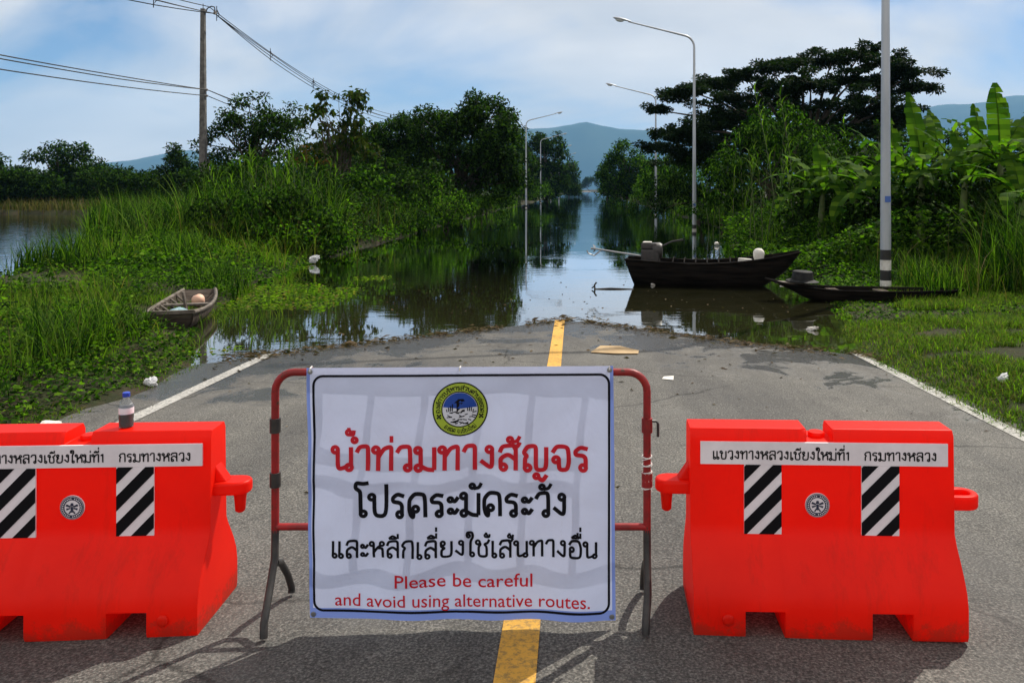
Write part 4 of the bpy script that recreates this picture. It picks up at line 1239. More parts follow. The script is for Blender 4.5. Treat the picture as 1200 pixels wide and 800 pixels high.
# ------------------------------------------------------------------ street lamps
def make_lamp(label, X, Y, side, bands):
    """side = direction of the arm along X"""
    zb = gz(X, Y)
    root = thing('street_lamp', (X, Y, zb), 0, label, 'street lamp', 'street lamps along the flooded road')
    H = 8.35 - zb
    rad = lambda z: .098 - .0052 * z
    prof, mis = [], []
    zs = [(-.3, 1)]
    b0 = .02
    prof.append((rad(0), -.3)); mis.append(0)
    zz = b0
    for k in range(4):
        m_ = (2, 1, 2, 1)[k]
        prof.append((rad(zz), zz)); mis.append(m_)
        zz += .185
    prof.append((rad(zz), zz)); mis.append(0)
    for q in range(1, 9):
        z = zz + (H - zz) * q / 8
        prof.append((rad(z), z)); mis.append(0)
    p = MB()
    p.lathe(prof, 14, mis=mis[:len(prof)])
    p.build('pole', [M_GALV, M_POLEB, M_POLEW], root, smooth=40, merge=False)
    pl = MB(); pl.box((-.05, -.108, 1.62), (.05, -.098, 1.73)); pl.build('number_plate', M_PLATEBLUE, root)
    a = MB()
    pts = []
    for q in range(9):
        th = R(80) * q / 8
        pts.append((side * .55 * (1 - math.cos(th)), 0, H + .55 * math.sin(th)))
    e = pts[-1]
    ex, ez = side * math.cos(R(10)), math.sin(R(14))
    for q in (.6, 1.2, 1.9, 2.6):
        pts.append((e[0] + ex * q, 0, e[2] + ez * q))
    a.tube(pts, [.05] * 9 + [.042, .038, .034, .03], 10)
    a.build('arm', M_GALV, root, smooth=60)
    e = Vector(pts[-1])
    Mh = Matrix.Translation(e) @ Matrix.Rotation(-side * R(12), 4, 'Y')
    h = MB()
    secs = [(-.12, .035, .03), (.02, .06, .05), (.16, .09, .07), (.38, .13, .085), (.58, .12, .07), (.7, .06, .035)]
    vs, nn = [], 12
    for (x, w, t_) in secs:
        for q in range(nn):
            an = 2 * math.pi * q / nn
            zz = math.sin(an)
            vs.append(Mh @ Vector((side * x, math.cos(an) * w, .03 + (zz * t_ if zz > 0 else zz * t_ * .35))))
    fs = []
    for i in range(len(secs) - 1):
        for q in range(nn):
            fs.append((i * nn + q, i * nn + (q + 1) % nn, (i + 1) * nn + (q + 1) % nn, (i + 1) * nn + q))
    fs.append(tuple(range(nn))); fs.append(tuple((len(secs) - 1) * nn + q for q in range(nn)))
    h.add(vs, fs)
    head = h.build('lamp_head', M_GALV, root, smooth=50)
    ln_ = MB()
    vs = []
    for (f, zz) in ((1, .01), (.86, -.05), (.5, -.085)):
        for q in range(nn):
            an = 2 * math.pi * q / nn
            vs.append(Mh @ Vector((side * (.40 + .21 * f * math.cos(an)), .105 * f * math.sin(an), zz)))
    fs = [(i * nn + q, i * nn + (q + 1) % nn, (i + 1) * nn + (q + 1) % nn, (i + 1) * nn + q) for i in range(2) for q in range(nn)]
    fs.append(tuple(2 * nn + q for q in range(nn))); fs.append(tuple(reversed(range(nn))))
    ln_.add(vs, fs)
    ln_.build('lens', M_GLASS, head, smooth=50)
    return root


make_lamp('nearest grey street lamp post, standing in grass beside the canoe', 5.66, 14.7, -1, True)
make_lamp('street lamp with its curved arm over the water, standing behind the motor boat', (813.5 - CX) / F * 37, 37, -1, True)
make_lamp('shorter-looking street lamp left of the one behind the motor boat', (768.5 - CX) / F * 60, 60, -1, True)
make_lamp('nearest street lamp on the left side of the flooded road', (616.5 - CX) / F * 82, 82, 1, True)
make_lamp('second street lamp on the left side, just right of the first', (633.5 - CX) / F * 113, 113, 1, True)
make_lamp('third thin street lamp on the left side, half hidden by trees', (645.5 - CX) / F * 143, 143, 1, True)
make_lamp('farthest thin street lamp on the left side of the road', (655 - CX) / F * 174, 174, 1, True)

# ------------------------------------------------------------------ utility poles and lines
UP = np.array([(238 - CX) / F * 41, 41.0])


def utility_pole(X, Y, label):
    root = thing('utility_pole', (X, Y, gz(X, Y)), 0, label, 'utility pole', 'concrete utility poles')
    p = MB()
    H = 11.0 - gz(X, Y)
    for (z0, z1, a, b) in ((-.5, H, .17, .10),):
        vs = [(-a, -a, z0), (a, -a, z0), (a, a, z0), (-a, a, z0), (-b, -b, z1), (b, -b, z1), (b, b, z1), (-b, b, z1)]
        p.add(vs, [(3, 2, 1, 0), (4, 5, 6, 7), (0, 1, 5, 4), (1, 2, 6, 5), (2, 3, 7, 6), (3, 0, 4, 7)])
    p.build('pole', M_CONC, root, bevel=.015)
    a = MB()
    a.tube([(.08, 0, H - .3), (.22, 0, H + .02), (.42, 0, H + .12), (.58, 0, H + .08), (.60, 0, H - .1)], .03, 8)
    a.tube([(.0, 0, H), (.0, 0, H + .25)], .02, 6)
    a.build('bracket', M_BLACKM, root)
    i_ = MB()
    i_.lathe([(.03, -.1), (.09, -.08), (.05, -.03), (.09, .0), (.05, .05), (.08, .08), (.03, .1)], 10, M=Matrix.Translation((.60, 0, H - .2)))
    i_.build('insulator', M_PORC, root, smooth=50)
    for z in (6.9, 6.6):
        i2 = MB()
        i2.lathe([(.03, -.06), (.06, -.04), (.04, .0), (.06, .04), (.03, .06)], 10, M=Matrix.Translation((.19, 0, z - gz(X, Y))))
        i2.build('insulator', M_PORC, root, smooth=50)
    return root


utility_pole(UP[0], UP[1], 'tall grey concrete utility pole left of the feathery tree')
utility_pole(UP[0], UP[1] + 60, 'far utility pole behind the trees of the left bank')
gw = thing('guy_wire', (UP[0] + 1.2, UP[1] - 1.5, gz(UP[0] + 1.2, UP[1] - 1.5)), 0, 'guy wire with a black and white striped guard beside the utility pole', 'guy wire')
w_ = MB(); w_.tube([(0, 0, 0), (-1.1, 1.4, 6.3 - gz(*UP))], .012, 5); w_.build('wire', M_CABLE, gw)
w_ = MB()
for q in range(10):
    a0 = Vector((0, 0, 0)).lerp(Vector((-1.1, 1.4, 6.1)), .04 + q * .045); a1 = Vector((0, 0, 0)).lerp(Vector((-1.1, 1.4, 6.1)), .04 + (q + 1) * .045)
    w_.tube([a0, a1], .035, 8, mi=q % 2)
w_.build('guard', [M_POLEW, M_POLEB], gw, merge=False)


def cables(name, label, dx_, z0, offs, sag, spacers, r=.022):
    root = thing(name, (UP[0] + dx_, UP[1], z0), 0, label, 'power line')
    for (ox, oz) in offs:
        c = MB()
        path = []
        for q in range(-30, 31):
            tt = abs(q) / 30
            path.append((ox * min(1, tt * 8), q * 2.0, oz * min(1, tt * 8) - 4 * sag * tt * (1 - tt)))
        c.tube(path, r, 5)
        c.build('cable', M_CABLE, root, merge=False)
    for yy in spacers:
        tt = abs(yy) / 60
        s_ = MB()
        zc_ = -4 * sag * tt * (1 - tt)
        s_.tube([(0, yy, zc_ + .28), (.13, yy, zc_ + .02), (0, yy, zc_ - .18), (-.13, yy, zc_ + .02), (0, yy, zc_ + .28)], .028, 5)
        s_.tube([(0, yy, zc_ + .45), (0, yy, zc_ - .3)], .02, 5)
        s_.build('spacer', M_CABLE, root, merge=False)
    return root


cables('power_line', 'upper bundle of three black power cables with diamond spacers', .6, 10.75, ((-.16, .10), (.16, .04), (0, -.22)), 2.05, (0.2, 7.5, 15.5, -6))
cables('overhead_wire', 'thin messenger wire above the upper power cables', .3, 11.1, ((0, 0),), 1.9, ())
cables('telephone_line', 'pair of cables crossing the pole halfway up', .22, 6.9, ((-.05, .06), (.06, -.08)), 1.0, ())
cables('telephone_cable', 'single lowest cable crossing the pole under the pair', .22, 6.6, ((0, 0),), 1.15, ())


# ------------------------------------------------------------------ boats
def hull_mesh(Lb, beam, zk, zs, name, m, parent, thick=.03, rake=(0, 0), n=22):
    """open hull; beam(u), zk(u) keel, zs(u) sheer; x along the boat"""
    mb = MB()
    k = 7

    def sec(u, inset):
        b = max(.004, beam(u) - inset); z0 = zk(u) + inset; z1 = zs(u)
        pts = []
        for j in range(-k, k + 1):
            f = abs(j) / k
            y = b * (math.sin(f * math.pi / 2) ** .8) * (1 if j > 0 else -1)
            if f == 0: y = 0
            z = z0 + (z1 - z0) * (f ** 2.2)
            hf = 1 - (z - zk(u)) / max(.05, z1 - zk(u))
            rk = rake[0] * hf * max(0, 1 - u / .3) - rake[1] * hf * max(0, (u - .6) / .4)
            pts.append(((u - .5) * Lb + rk, y, z))
        return pts
    us = [i / n for i in range(n + 1)]
    W = 2 * k + 1
    for inset in (0, thick):
        vs = [p for u in us for p in sec(u, inset)]
        fs = [(i * W + j, i * W + j + 1, (i + 1) * W + j + 1, (i + 1) * W + j) for i in range(n) for j in range(W - 1)]
        mb.add(vs, fs)
    o0, o1 = 0, (n + 1) * W
    fs = []
    for i in range(n):
        for j in (0, W - 1):
            fs.append((o0 + i * W + j, o0 + (i + 1) * W + j, o1 + (i + 1) * W + j, o1 + i * W + j))
    for i in (0, n):
        for j in range(W - 1):
            fs.append((o0 + i * W + j, o0 + i * W + j + 1, o1 + i * W + j + 1, o1 + i * W + j))
    mb.f += fs; mb.m += [0] * len(fs)
    for i in (0, n):  # closed ends
        s_ = sec(us[i], 0)
        mb.add(s_, [tuple(range(W))])
    return mb.build(name, m, parent, smooth=40, merge=False)


def rails(Lb, beam, zs, name, m, parent, r=.022, n=22):
    mb = MB()
    for sd in (-1, 1):
        mb.tube([((i / n - .5) * Lb, sd * beam(i / n), zs(i / n)) for i in range(n + 1)], r, 6)
    return mb.build(name, m, parent, smooth=60, merge=False)


# big dark motor boat
Lb = 3.35
lb = thing('longtail_boat', ((836 - CX) / F * 15.7, 15.9, 0), R(-10), 'big black wooden motor boat moored on the flooded road', 'boat')
bm_ = lambda u: .46 * min(1, .72 + u * 1.2) * (1 - max(0, (u - .55) / .45) ** 2.6 * .66)
zk_ = lambda u: -.08 + .35 * max(0, (u - .75) / .25) ** 1.6
zs_ = lambda u: .40 + .10 * (1 - u) ** 2 + .27 * max(0, (u - .35) / .65) ** 1.7
hull_mesh(Lb, bm_, zk_, zs_, 'hull', M_HULL_DARK, lb, .03, (.20, .30))
rails(Lb, bm_, zs_, 'gunwale', M_HULL_DARK, lb)
for u in (.2, .42, .62, .8):
    t = MB(); t.box(((u - .5) * Lb - .10, -bm_(u) + .02, zs_(u) - .09), ((u - .5) * Lb + .10, bm_(u) - .02, zs_(u) - .06)); t.build('seat', M_HULL_DARK, lb)
t = MB()
for q in range(6):
    u = .28 + q * .065
    t.tube([((u - .5) * Lb, bm_(u) * (-1 + 2 * f), zs_(u) + .02 + .06 * math.sin(math.pi * f)) for f in (0, .25, .5, .75, 1)], .014, 5)
t.build('deck_hoop', M_HULL_DARK, lb, merge=False)
mo = thing('boat_motor', (0, 0, 0), 0, 'black motor with a long raised propeller shaft on the stern of the big boat', 'boat motor')
mo.location = lb.matrix_basis @ Vector((-.5 * Lb + .50, 0, zs_(.1) + .0)); mo.rotation_euler = (0, 0, R(-10))
e = MB()
e.box((-.20, -.15, -.1), (.16, .15, .2)); e.build('engine_block', M_BLACKM, mo, bevel=.03)
e = MB(); e.lathe([(.04, -.13), (.15, -.13), (.16, .0), (.13, .05), (.03, .06)], 16, M=Matrix.Translation((.16, 0, .18)) @ Matrix.Rotation(R(90), 4, 'Y')); e.build('flywheel_cover', M_BLACKM, mo, smooth=50)
e = MB(); e.box((-.2, -.11, .2), (.12, .11, .33)); e.build('fuel_tank', M_BLACKM, mo, bevel=.035)
e = MB(); e.box((-.17, -.09, .332), (.0, .09, .352)); e.build('tank_lid', M_FOAM, mo, bevel=.008)
e = MB(); e.tube([(-.06, .1, .12), (-.06, .22, .14), (.06, .24, .14), (.12, .24, .2)], .03, 8); e.build('exhaust', M_BLACKM, mo, smooth=60)
e = MB(); e.tube([(-.18, 0, .06), (-.6, 0, .12), (-1.15, 0, .2)], .017, 8); e.build('propeller_shaft', M_STEEL, mo, smooth=60)
e = MB()
for q in range(3):
    a = R(120 * q + 60)
    e.add([(-1.14, 0, .2), (-1.17, math.cos(a) * .05 - .02, .2 + math.sin(a) * .05), (-1.19, math.cos(a) * .10, .2 + math.sin(a) * .10), (-1.13, math.cos(a) * .05 + .02, .2 + math.sin(a) * .05)], [(0, 1, 2, 3)])
e.tube([(-1.13, 0, .2), (-1.22, 0, .2)], .022, 8)
e.tube([(-1.0, 0, .18), (-1.15, 0, .06), (-1.27, 0, .10), (-1.3, 0, .16)], .014, 6)
e.build('propeller', M_STEEL, mo, merge=False)
e = MB(); e.tube([(.18, 0, .25), (.4, 0, .36), (.62, 0, .4)], .016, 8); e.build('tiller', M_BLACKM, mo, smooth=60)
bk = MB(); bk.lathe([(.085, 0), (.105, .1), (.11, .16), (.10, .2), (.06, .24), (.02, .25)], 16)
b_ = bk.build('water_jug', M_FOAM, smooth=50)
b_.location = lb.matrix_basis @ Vector((.27 * Lb, .05, zs_(.77) - .06)); tag(b_, 'white jug resting in the bow of the big dark boat', 'jug')
bk = MB(); bk.box((-.12, -.08, 0), (.12, .08, .09)); b_ = bk.build('foam_block', M_FOAM, bevel=.02)
b_.location = lb.matrix_basis @ Vector((.19 * Lb, .0, zs_(.69) - .06)); b_.rotation_euler = (0, .1, .5); tag(b_, 'pale foam block beside the jug in the big boat', 'foam block')

# canoe in the grass
Lc = 3.3
cn = thing('wooden_canoe', ((1012 - CX) / F * 13.7, 13.7, -.03), R(-2), 'narrow dark wooden canoe drawn up in the grass by the nearest lamp post', 'boat')
cn.rotation_euler.y = R(0.6)
bc = lambda u: .04 + .30 * math.sin(math.pi * min(1, max(0, u))) ** .7
zk2 = lambda u: -.03 + (.24 if u < .5 else .12) * abs(2 * u - 1) ** 3
zs2 = lambda u: .21 + (.16 if u < .5 else .02) * abs(2 * u - 1) ** 2.5
hull_mesh(Lc, bc, zk2, zs2, 'hull', M_HULL_DARK, cn, .025, (.4, .4))
rails(Lc, bc, zs2, 'gunwale', M_HULL_DARK, cn, .018)
for u in (.35, .6):
    t = MB(); t.box(((u - .5) * Lc - .09, -bc(u) + .02, zs2(u) - .05), ((u - .5) * Lc + .09, bc(u) - .02, zs2(u) - .02)); t.build('seat', M_WOOD_GREY, cn)
t = MB(); t.box((-.5 * Lc + .16, -.12, .30), (-.5 * Lc + .66, .12, .325)); t.build('bow_deck', M_WOOD_RIM, cn)
hb = MB(); hb.lathe([(.27, .0), (.275, .012), (.24, .024), (.185, .04), (.175, .10), (.165, .17), (.15, .18), (.02, .175)], 24)
h_ = hb.build('upturned_basin', worn('dark_tin', (0.008, 0.009, 0.010), (0.03, 0.03, 0.03), 8, .7, 0.15), smooth=45)
h_.location = cn.matrix_basis @ Vector((-.5 * Lc + .62, 0, .33)); h_.rotation_euler = (.03, .04, 0)
tag(h_, 'dark upturned basin with a wide rim on the end of the canoe', 'basin')

# small grey boat on the left
Ls = 2.35
sb = thing('small_rowboat', (-5.62, 11.75, .02), R(106), 'small weathered grey rowing boat lying in weeds on the left', 'boat')
bs = lambda u: .29 - .06 * u + .10 * math.sin(math.pi * u) ** .8
zk3 = lambda u: -.05 + .12 * max(0, (u - .6) / .4) ** 2
zs3 = lambda u: .185 + .05 * (2 * u - 1) ** 2 + .03 * u
hull_mesh(Ls, bs, zk3, zs3, 'hull', M_WOOD_GREY, sb, .025, (.12, .25))
rails(Ls, bs, zs3, 'gunwale', M_WOOD_RIM, sb, .028)
t = MB(); t.box((-.5 * Ls - .005, -.30, zs3(0) - .02), (-.5 * Ls + .04, .30, zs3(0) + .025)); t.build('transom_cap', M_WOOD_RIM, sb)
for q in range(7):
    u = .12 + q * .12
    t = MB()
    t.tube([((u - .5) * Ls, (bs(u) - .035) * s_, zs3(u) - .13 * (1 - abs(s_)) / .5 - .01) for s_ in (-1, -.85, -.6)], .018, 5)
    t.tube([((u - .5) * Ls, (bs(u) - .035) * s_, zs3(u) - .13 * (1 - abs(s_)) / .5 - .01) for s_ in (1, .85, .6)], .018, 5)
    t.build('rib', M_WOOD_RIM, sb, merge=False)
t = MB()
for q in range(4):
    t.box((-.42 * Ls, -.24 + q * .12, .03), (.40 * Ls, -.24 + q * .12 + .112, .05))
t.build('floorboards', M_WOOD_GREY, sb, merge=False)
t = MB(); t.box((.1, -.345, .15), (.24, .345, .175)); t.build('seat', M_WOOD_RIM, sb)
t = MB(); t.box((-.02, .03, .05), (0.01, .08, .36)); po = t.build('wooden_post', M_WOOD_RIM)
po.parent = None; po.location = sb.matrix_basis @ Vector((.02, .0, 0)); po.rotation_euler = (R(8), R(-6), 0); tag(po, 'short pale wooden post standing in the small rowing boat', 'post')
# net heap
nb_ = MB()
V, Fq = grid(np.linspace(-.36, .36, 22), np.linspace(-.22, .22, 16), lambda X, Y: .05 + np.clip(.13 * (1 - (X / .36) ** 2) * (1 - (Y / .22) ** 2) * 1.4, 0, 1) + .018 * vnoise(X, Y, 30, 77))
net = mesh_np('fishing_net', V, Fq, M_NETBLUE, smooth=True)
net.location = sb.matrix_basis @ Vector((-.65, 0, 0)); net.rotation_euler = (0, 0, R(100)); tag(net, 'heap of pale blue fishing net in the small boat', 'fishing net')
fl = MB()
fl.lathe([(.01, -.1), (.07, -.08), (.10, 0), (.07, .08), (.01, .1)], 14)
f_ = fl.build('round_float', M_PEACH, smooth=60); f_.location = sb.matrix_basis @ Vector((.68, -.06, .15)); f_.rotation_euler = (.6, .8, 0)
tag(f_, 'peach and white ball float lying in the bow of the small boat', 'float')

# ------------------------------------------------------------------ floating stake, litter
st = thing('floating_stake', at(716, 15.2, 340)[:2] + (0,), 0, 'thin stick with an upright prong floating left of the motor boat', 'stick')
t = MB(); t.tube([(-.32, 0, .0), (.0, .02, .015), (.42, -.02, 0)], .014, 6); t.build('stick', M_BLACKM, st, smooth=60)
t = MB(); t.tube([(-.3, 0, 0), (-.31, 0, .08), (-.27, 0, .13)], .016, 6); t.tube([(-.31, 0, .06), (-.36, 0, .02)], .014, 5); t.build('prong', M_BLACKM, st, merge=False)


def lump_mesh(name, m, r, flat, seed, loc, label, cat):
    rg = np.random.RandomState(seed)
    bm = bmesh.new(); bmesh.ops.create_icosphere(bm, subdivisions=3, radius=1)
    V = np.array([v.co[:] for v in bm.verts])
    d = 1 + .22 * vnoise(V[:, 0] * 2 + V[:, 2], V[:, 1] * 2, 1.6, seed) + .1 * vnoise(V[:, 0] * 5, V[:, 1] * 5 + V[:, 2] * 3, 1.8, seed + 1)
    d = d * (1 + .30 * rg.normal(size=len(V)) * .6) + .25 * np.abs(vnoise(V[:, 0] * 3, V[:, 1] * 3 + V[:, 2] * 2, 2.3, seed + 5))
    V = V * d[:, None] * np.array([r, r * .62, r * flat])
    for v, c in zip(bm.verts, V): v.co = c
    me = bpy.data.meshes.new(name); bm.to_mesh(me); bm.free(); me.materials.append(m)
    o = link(name, me); o.location = loc; o.rotation_euler = (rg.uniform(-.3, .3), rg.uniform(-.3, .3), rg.uniform(0, 6))
    return tag(o, label, cat)


lump_mesh('plastic_bag', M_PLASTICBAG, .17, .5, 1, at(368, 20.3, 311)[:2] + (.13,), 'crumpled white plastic bag at the foot of the left reeds', 'litter')
lump_mesh('plastic_bag', M_PLASTICBAG, .07, .5, 2, at(176, 7.6)[:2] + (gz(at(176, 7.6)[0], 7.6) + .03,), 'small white crumpled bag in the grass by the left white line', 'litter')
lump_mesh('foam_scrap', M_FOAM, .085, .2, 3, at(60, 6.2)[:2] + (gz(at(60, 6.2)[0], 6.2) + .02,), 'flat pale scrap on the left verge just behind the barrier', 'litter')
lump_mesh('plastic_bag', M_PLASTICBAG, .055, .5, 4, at(1176, 7.3)[:2] + (gz(at(1176, 7.3)[0], 7.3) + .05,), 'small white scrap in the grass by the right white line', 'litter')
lump_mesh('foam_scrap', M_FOAM, .07, .4, 5, at(918, 16)[:2] + (.02,), 'white foam piece floating below the bow of the big boat', 'litter')
lump_mesh('foam_scrap', M_FOAM, .07, .3, 6, at(952, 10.8)[:2] + (.02,), 'pale scrap floating at the edge of the right grass', 'litter')
lump_mesh('foam_scrap', M_FOAM, .16, .12, 7, at(270, 15.2)[:2] + (.02,), 'long pale scrap floating beyond the small rowing boat', 'litter')
lump_mesh('foam_scrap', M_FOAM, .1, .5, 8, at(840, 27)[:2] + (.06,), 'pale foam lump at the water edge behind the big boat', 'litter')
lump_mesh('foam_scrap', M_FOAM, .06, .3, 9, at(765, 15.8)[:2] + (.02,), 'tiny white scrap floating beside the hull of the big boat', 'litter')
lump_mesh('foam_scrap', M_FOAM, .05, .4, 10, at(148, 6.7)[:2] + (gz(at(148, 6.7)[0], 6.7) + .02,), 'tiny pale scrap in the left grass above the bottle', 'litter')
cb = MB()
cx_, cy_ = .43, 9.05


def rz_pt(x, y, h): return (x, y, float(zroad(x, y)) + h)


cb.add([rz_pt(cx_ - .24, cy_ - .12, .008), rz_pt(cx_ + .03, cy_ - .20, .012), rz_pt(cx_ + .10, cy_ + .1, .045), rz_pt(cx_ - .12, cy_ + .2, .03)], [(0, 1, 2, 3)])
cb.add([rz_pt(cx_ + .03, cy_ - .20, .012), rz_pt(cx_ + .28, cy_ - .15, .008), rz_pt(cx_ + .30, cy_ + .0, .016), rz_pt(cx_ + .10, cy_ + .1, .045)], [(0, 1, 2, 3)])
o_ = cb.build('cardboard_sheet', M_CARD)
sm_ = o_.modifiers.new('thickness', 'SOLIDIFY'); sm_.thickness = .006
tag(o_, 'flattened brown cardboard lying on the asphalt near the waterline', 'cardboard')
cb = MB()
cb.add([rz_pt(.83, 7.6, .006), rz_pt(.93, 7.55, .008), rz_pt(.95, 7.68, .02), rz_pt(.86, 7.7, .008)], [(0, 1, 2, 3)])
o_ = cb.build('paper_scrap', M_FOAM); sm_ = o_.modifiers.new('thickness', 'SOLIDIFY'); sm_.thickness = .003
tag(o_, 'small white paper scrap on the asphalt right of the sign', 'litter')

# ------------------------------------------------------------------ stroke lettering (Thai)
r_ = .115
G = {  # advance, strokes, rings (cx, cy[, r])
    'น': (.92, [[(.24, .84), (.24, .06), (.5, .12), (.66, .24)], [(.76, .96), (.76, .16)]], [(.14, .84), (.68, .14)]),
    'ม': (.92, [[(.24, .84), (.24, .18)], [(.24, .20), (.50, .06), (.76, .05)], [(.76, .96), (.76, .05)]], [(.14, .84), (.15, .13)]),
    'ท': (.90, [[(.24, .84), (.24, .02)], [(.24, .56), (.46, .90), (.74, .98), (.74, .7), (.74, .02)]], [(.14, .84)]),
    'ห': (.92, [[(.24, .84), (.24, .02)], [(.24, .34), (.46, .62), (.66, .76)], [(.46, .60), (.74, .58), (.76, .4), (.76, .02)]], [(.14, .84), (.72, .84)]),
    'ว': (.74, [[(.06, .74), (.2, .98), (.56, 1.0), (.58, .66), (.58, .14)]], [(.48, .14)]),
    'า': (.66, [[(.06, .74), (.18, .98), (.5, 1.0), (.5, .66), (.5, .02)]], []),
    'ง': (.70, [[(.50, .84), (.50, .04), (.06, .40)]], [(.40, .84)]),
    'ล': (.90, [[(.10, .72), (.20, .98), (.72, 1.02), (.72, .66), (.72, .02)], [(.72, .44), (.42, .66), (.12, .48), (.14, .14)]], [(.24, .14)]),
    'ส': (.92, [[(.10, .72), (.20, .98), (.72, 1.02), (.72, .66), (.72, .02)], [(.72, .44), (.42, .66), (.12, .48), (.14, .14)], [(.60, .88), (.80, .98), (.88, 1.14)]], [(.24, .14)]),
    'ญ': (1.16, [[(.16, .14), (.16, .50), (.24, .60), (.10, .72), (.26, .98), (.58, 1.0), (.58, .6), (.58, .05), (.98, .05), (.98, .96)], [(.68, -.26), (.84, -.40), (1.0, -.16)]], [(.26, .14), (.60, -.20, .085)]),
    'จ': (.84, [[(.30, .46), (.32, .04), (.62, .04), (.70, .36), (.66, .98), (.22, 1.0), (.06, .74)]], [(.20, .46)]),
    'ร': (.72, [[(.50, .14), (.50, .52), (.40, .62), (.12, .64), (.10, .80), (.30, .96), (.58, .88)]], [(.40, .14)]),
    'โ': (.56, [[(.24, .14), (.24, .92), (.22, 1.10), (.02, 1.22), (.06, 1.44), (.34, 1.40), (.58, 1.44)]], [(.34, .14)]),
    'ใ': (.54, [[(.24, .14), (.24, .9), (.40, 1.16), (.36, 1.44), (.06, 1.44), (.04, 1.24)]], [(.34, .14), (.13, 1.22, .085)]),
    'เ': (.46, [[(.14, .96), (.14, .14)]], [(.24, .14)]),
    'แ': (.84, [[(.14, .96), (.14, .14)], [(.52, .96), (.52, .14)]], [(.24, .14), (.62, .14)]),
    'ป': (.90, [[(.24, .84), (.24, .05), (.74, .05), (.74, 1.38)]], [(.14, .84)]),
    'บ': (.90, [[(.24, .84), (.24, .05), (.74, .05), (.74, .96)]], [(.14, .84)]),
    'ด': (.90, [[(.26, .34), (.25, .01), (.14, .12), (.08, .36), (.08, .74), (.30, 1.0), (.70, .98), (.74, .66), (.74, .02)]], [(.35, .38)]),
    'ค': (.90, [[(.32, .44), (.20, .04), (.10, .30), (.08, .74), (.30, 1.0), (.70, .98), (.74, .66), (.74, .02)]], [(.42, .50)]),
    'ต': (.90, [[(.32, .34), (.20, .04), (.10, .30), (.08, .72), (.24, 1.0), (.42, .78), (.58, 1.0), (.74, .78), (.74, .02)]], [(.38, .42)]),
    'ะ': (.54, [[(.22, .66), (.32, .60), (.46, .80)], [(.22, .18), (.32, .12), (.46, .32)]], [(.14, .70, .085), (.14, .22, .085)]),
    'ก': (.86, [[(.14, .02), (.14, .44), (.26, .60), (.06, .72), (.24, .98), (.66, 1.02), (.70, .66), (.70, .02)]], []),
    'ย': (.88, [[(.12, .86), (.12, .66), (.34, .56), (.14, .46), (.14, .05), (.72, .05), (.72, .96)]], [(.22, .84)]),
    'ช': (.88, [[(.24, .84), (.30, .72), (.18, .58), (.20, .05), (.68, .05), (.66, .60), (.52, .74), (.72, .82), (.82, 1.02)]], [(.14, .84)]),
    'ข': (.84, [[(.24, .84), (.30, .72), (.18, .58), (.20, .05), (.68, .05), (.68, .96)]], [(.14, .84)]),
    'อ': (.88, [[(.12, .52), (.12, .05), (.72, .05), (.76, .60), (.64, 1.0), (.22, 1.0), (.06, .76)]], [(.22, .52)]),
    'ฮ': (.90, [[(.12, .52), (.12, .05), (.72, .05), (.74, .50), (.50, .76), (.22, .98), (.06, .76)], [(.56, .80), (.76, .92), (.86, 1.14)]], [(.22, .52)]),
    '1': (.56, [[(.32, 1.0), (.32, .02)], [(.32, .97), (.08, .78)]], []),
    '.': (.30, [[(.12, .02), (.12, .12)]], []),
    ' ': (.55, [], []),
}
MK = {  # marks above; x relative to the right stem of the base glyph
    '่': ([[(0, 0), (0, .26)]], []),
    '้': ([[(-.06, .02), (.10, .02), (.12, .20)], [(-.16, .22), (-.02, .22)]], [(-.10, .10, .075)]),
    'ั': ([[(-.20, .0), (.02, .04), (.12, .24)]], [(-.26, .10, .085)]),
    'ี': ([[(-.52, .02), (-.30, .20), (-.02, .02), (-.52, .02)], [(0, .0), (0, .30)]], []),
    'ื': ([[(-.52, .02), (-.30, .20), (-.02, .02), (-.52, .02)], [(0, .0), (0, .30)], [(-.16, .10), (-.16, .32)]], []),
    'ิ': ([[(-.52, .02), (-.30, .22), (-.02, .02), (-.52, .02)]], []),
    '์': ([[(.0, .14), (.12, .30)]], [(-.06, .08, .075)]),
    'ํ': ([], [(-.06, .10, .085)]),
}
TALL = set('ีืิัํ')


def chaikin(p, it=3):
    for _ in range(it):
        q = [p[0]]
        for a, b in zip(p[:-1], p[1:]):
            k = .25 if _ else .18
            q += [(a[0] * (1 - k) + b[0] * k, a[1] * (1 - k) + b[1] * k), (a[0] * k + b[0] * (1 - k), a[1] * k + b[1] * (1 - k))]
        q.append(p[-1])
        p = q
    return p


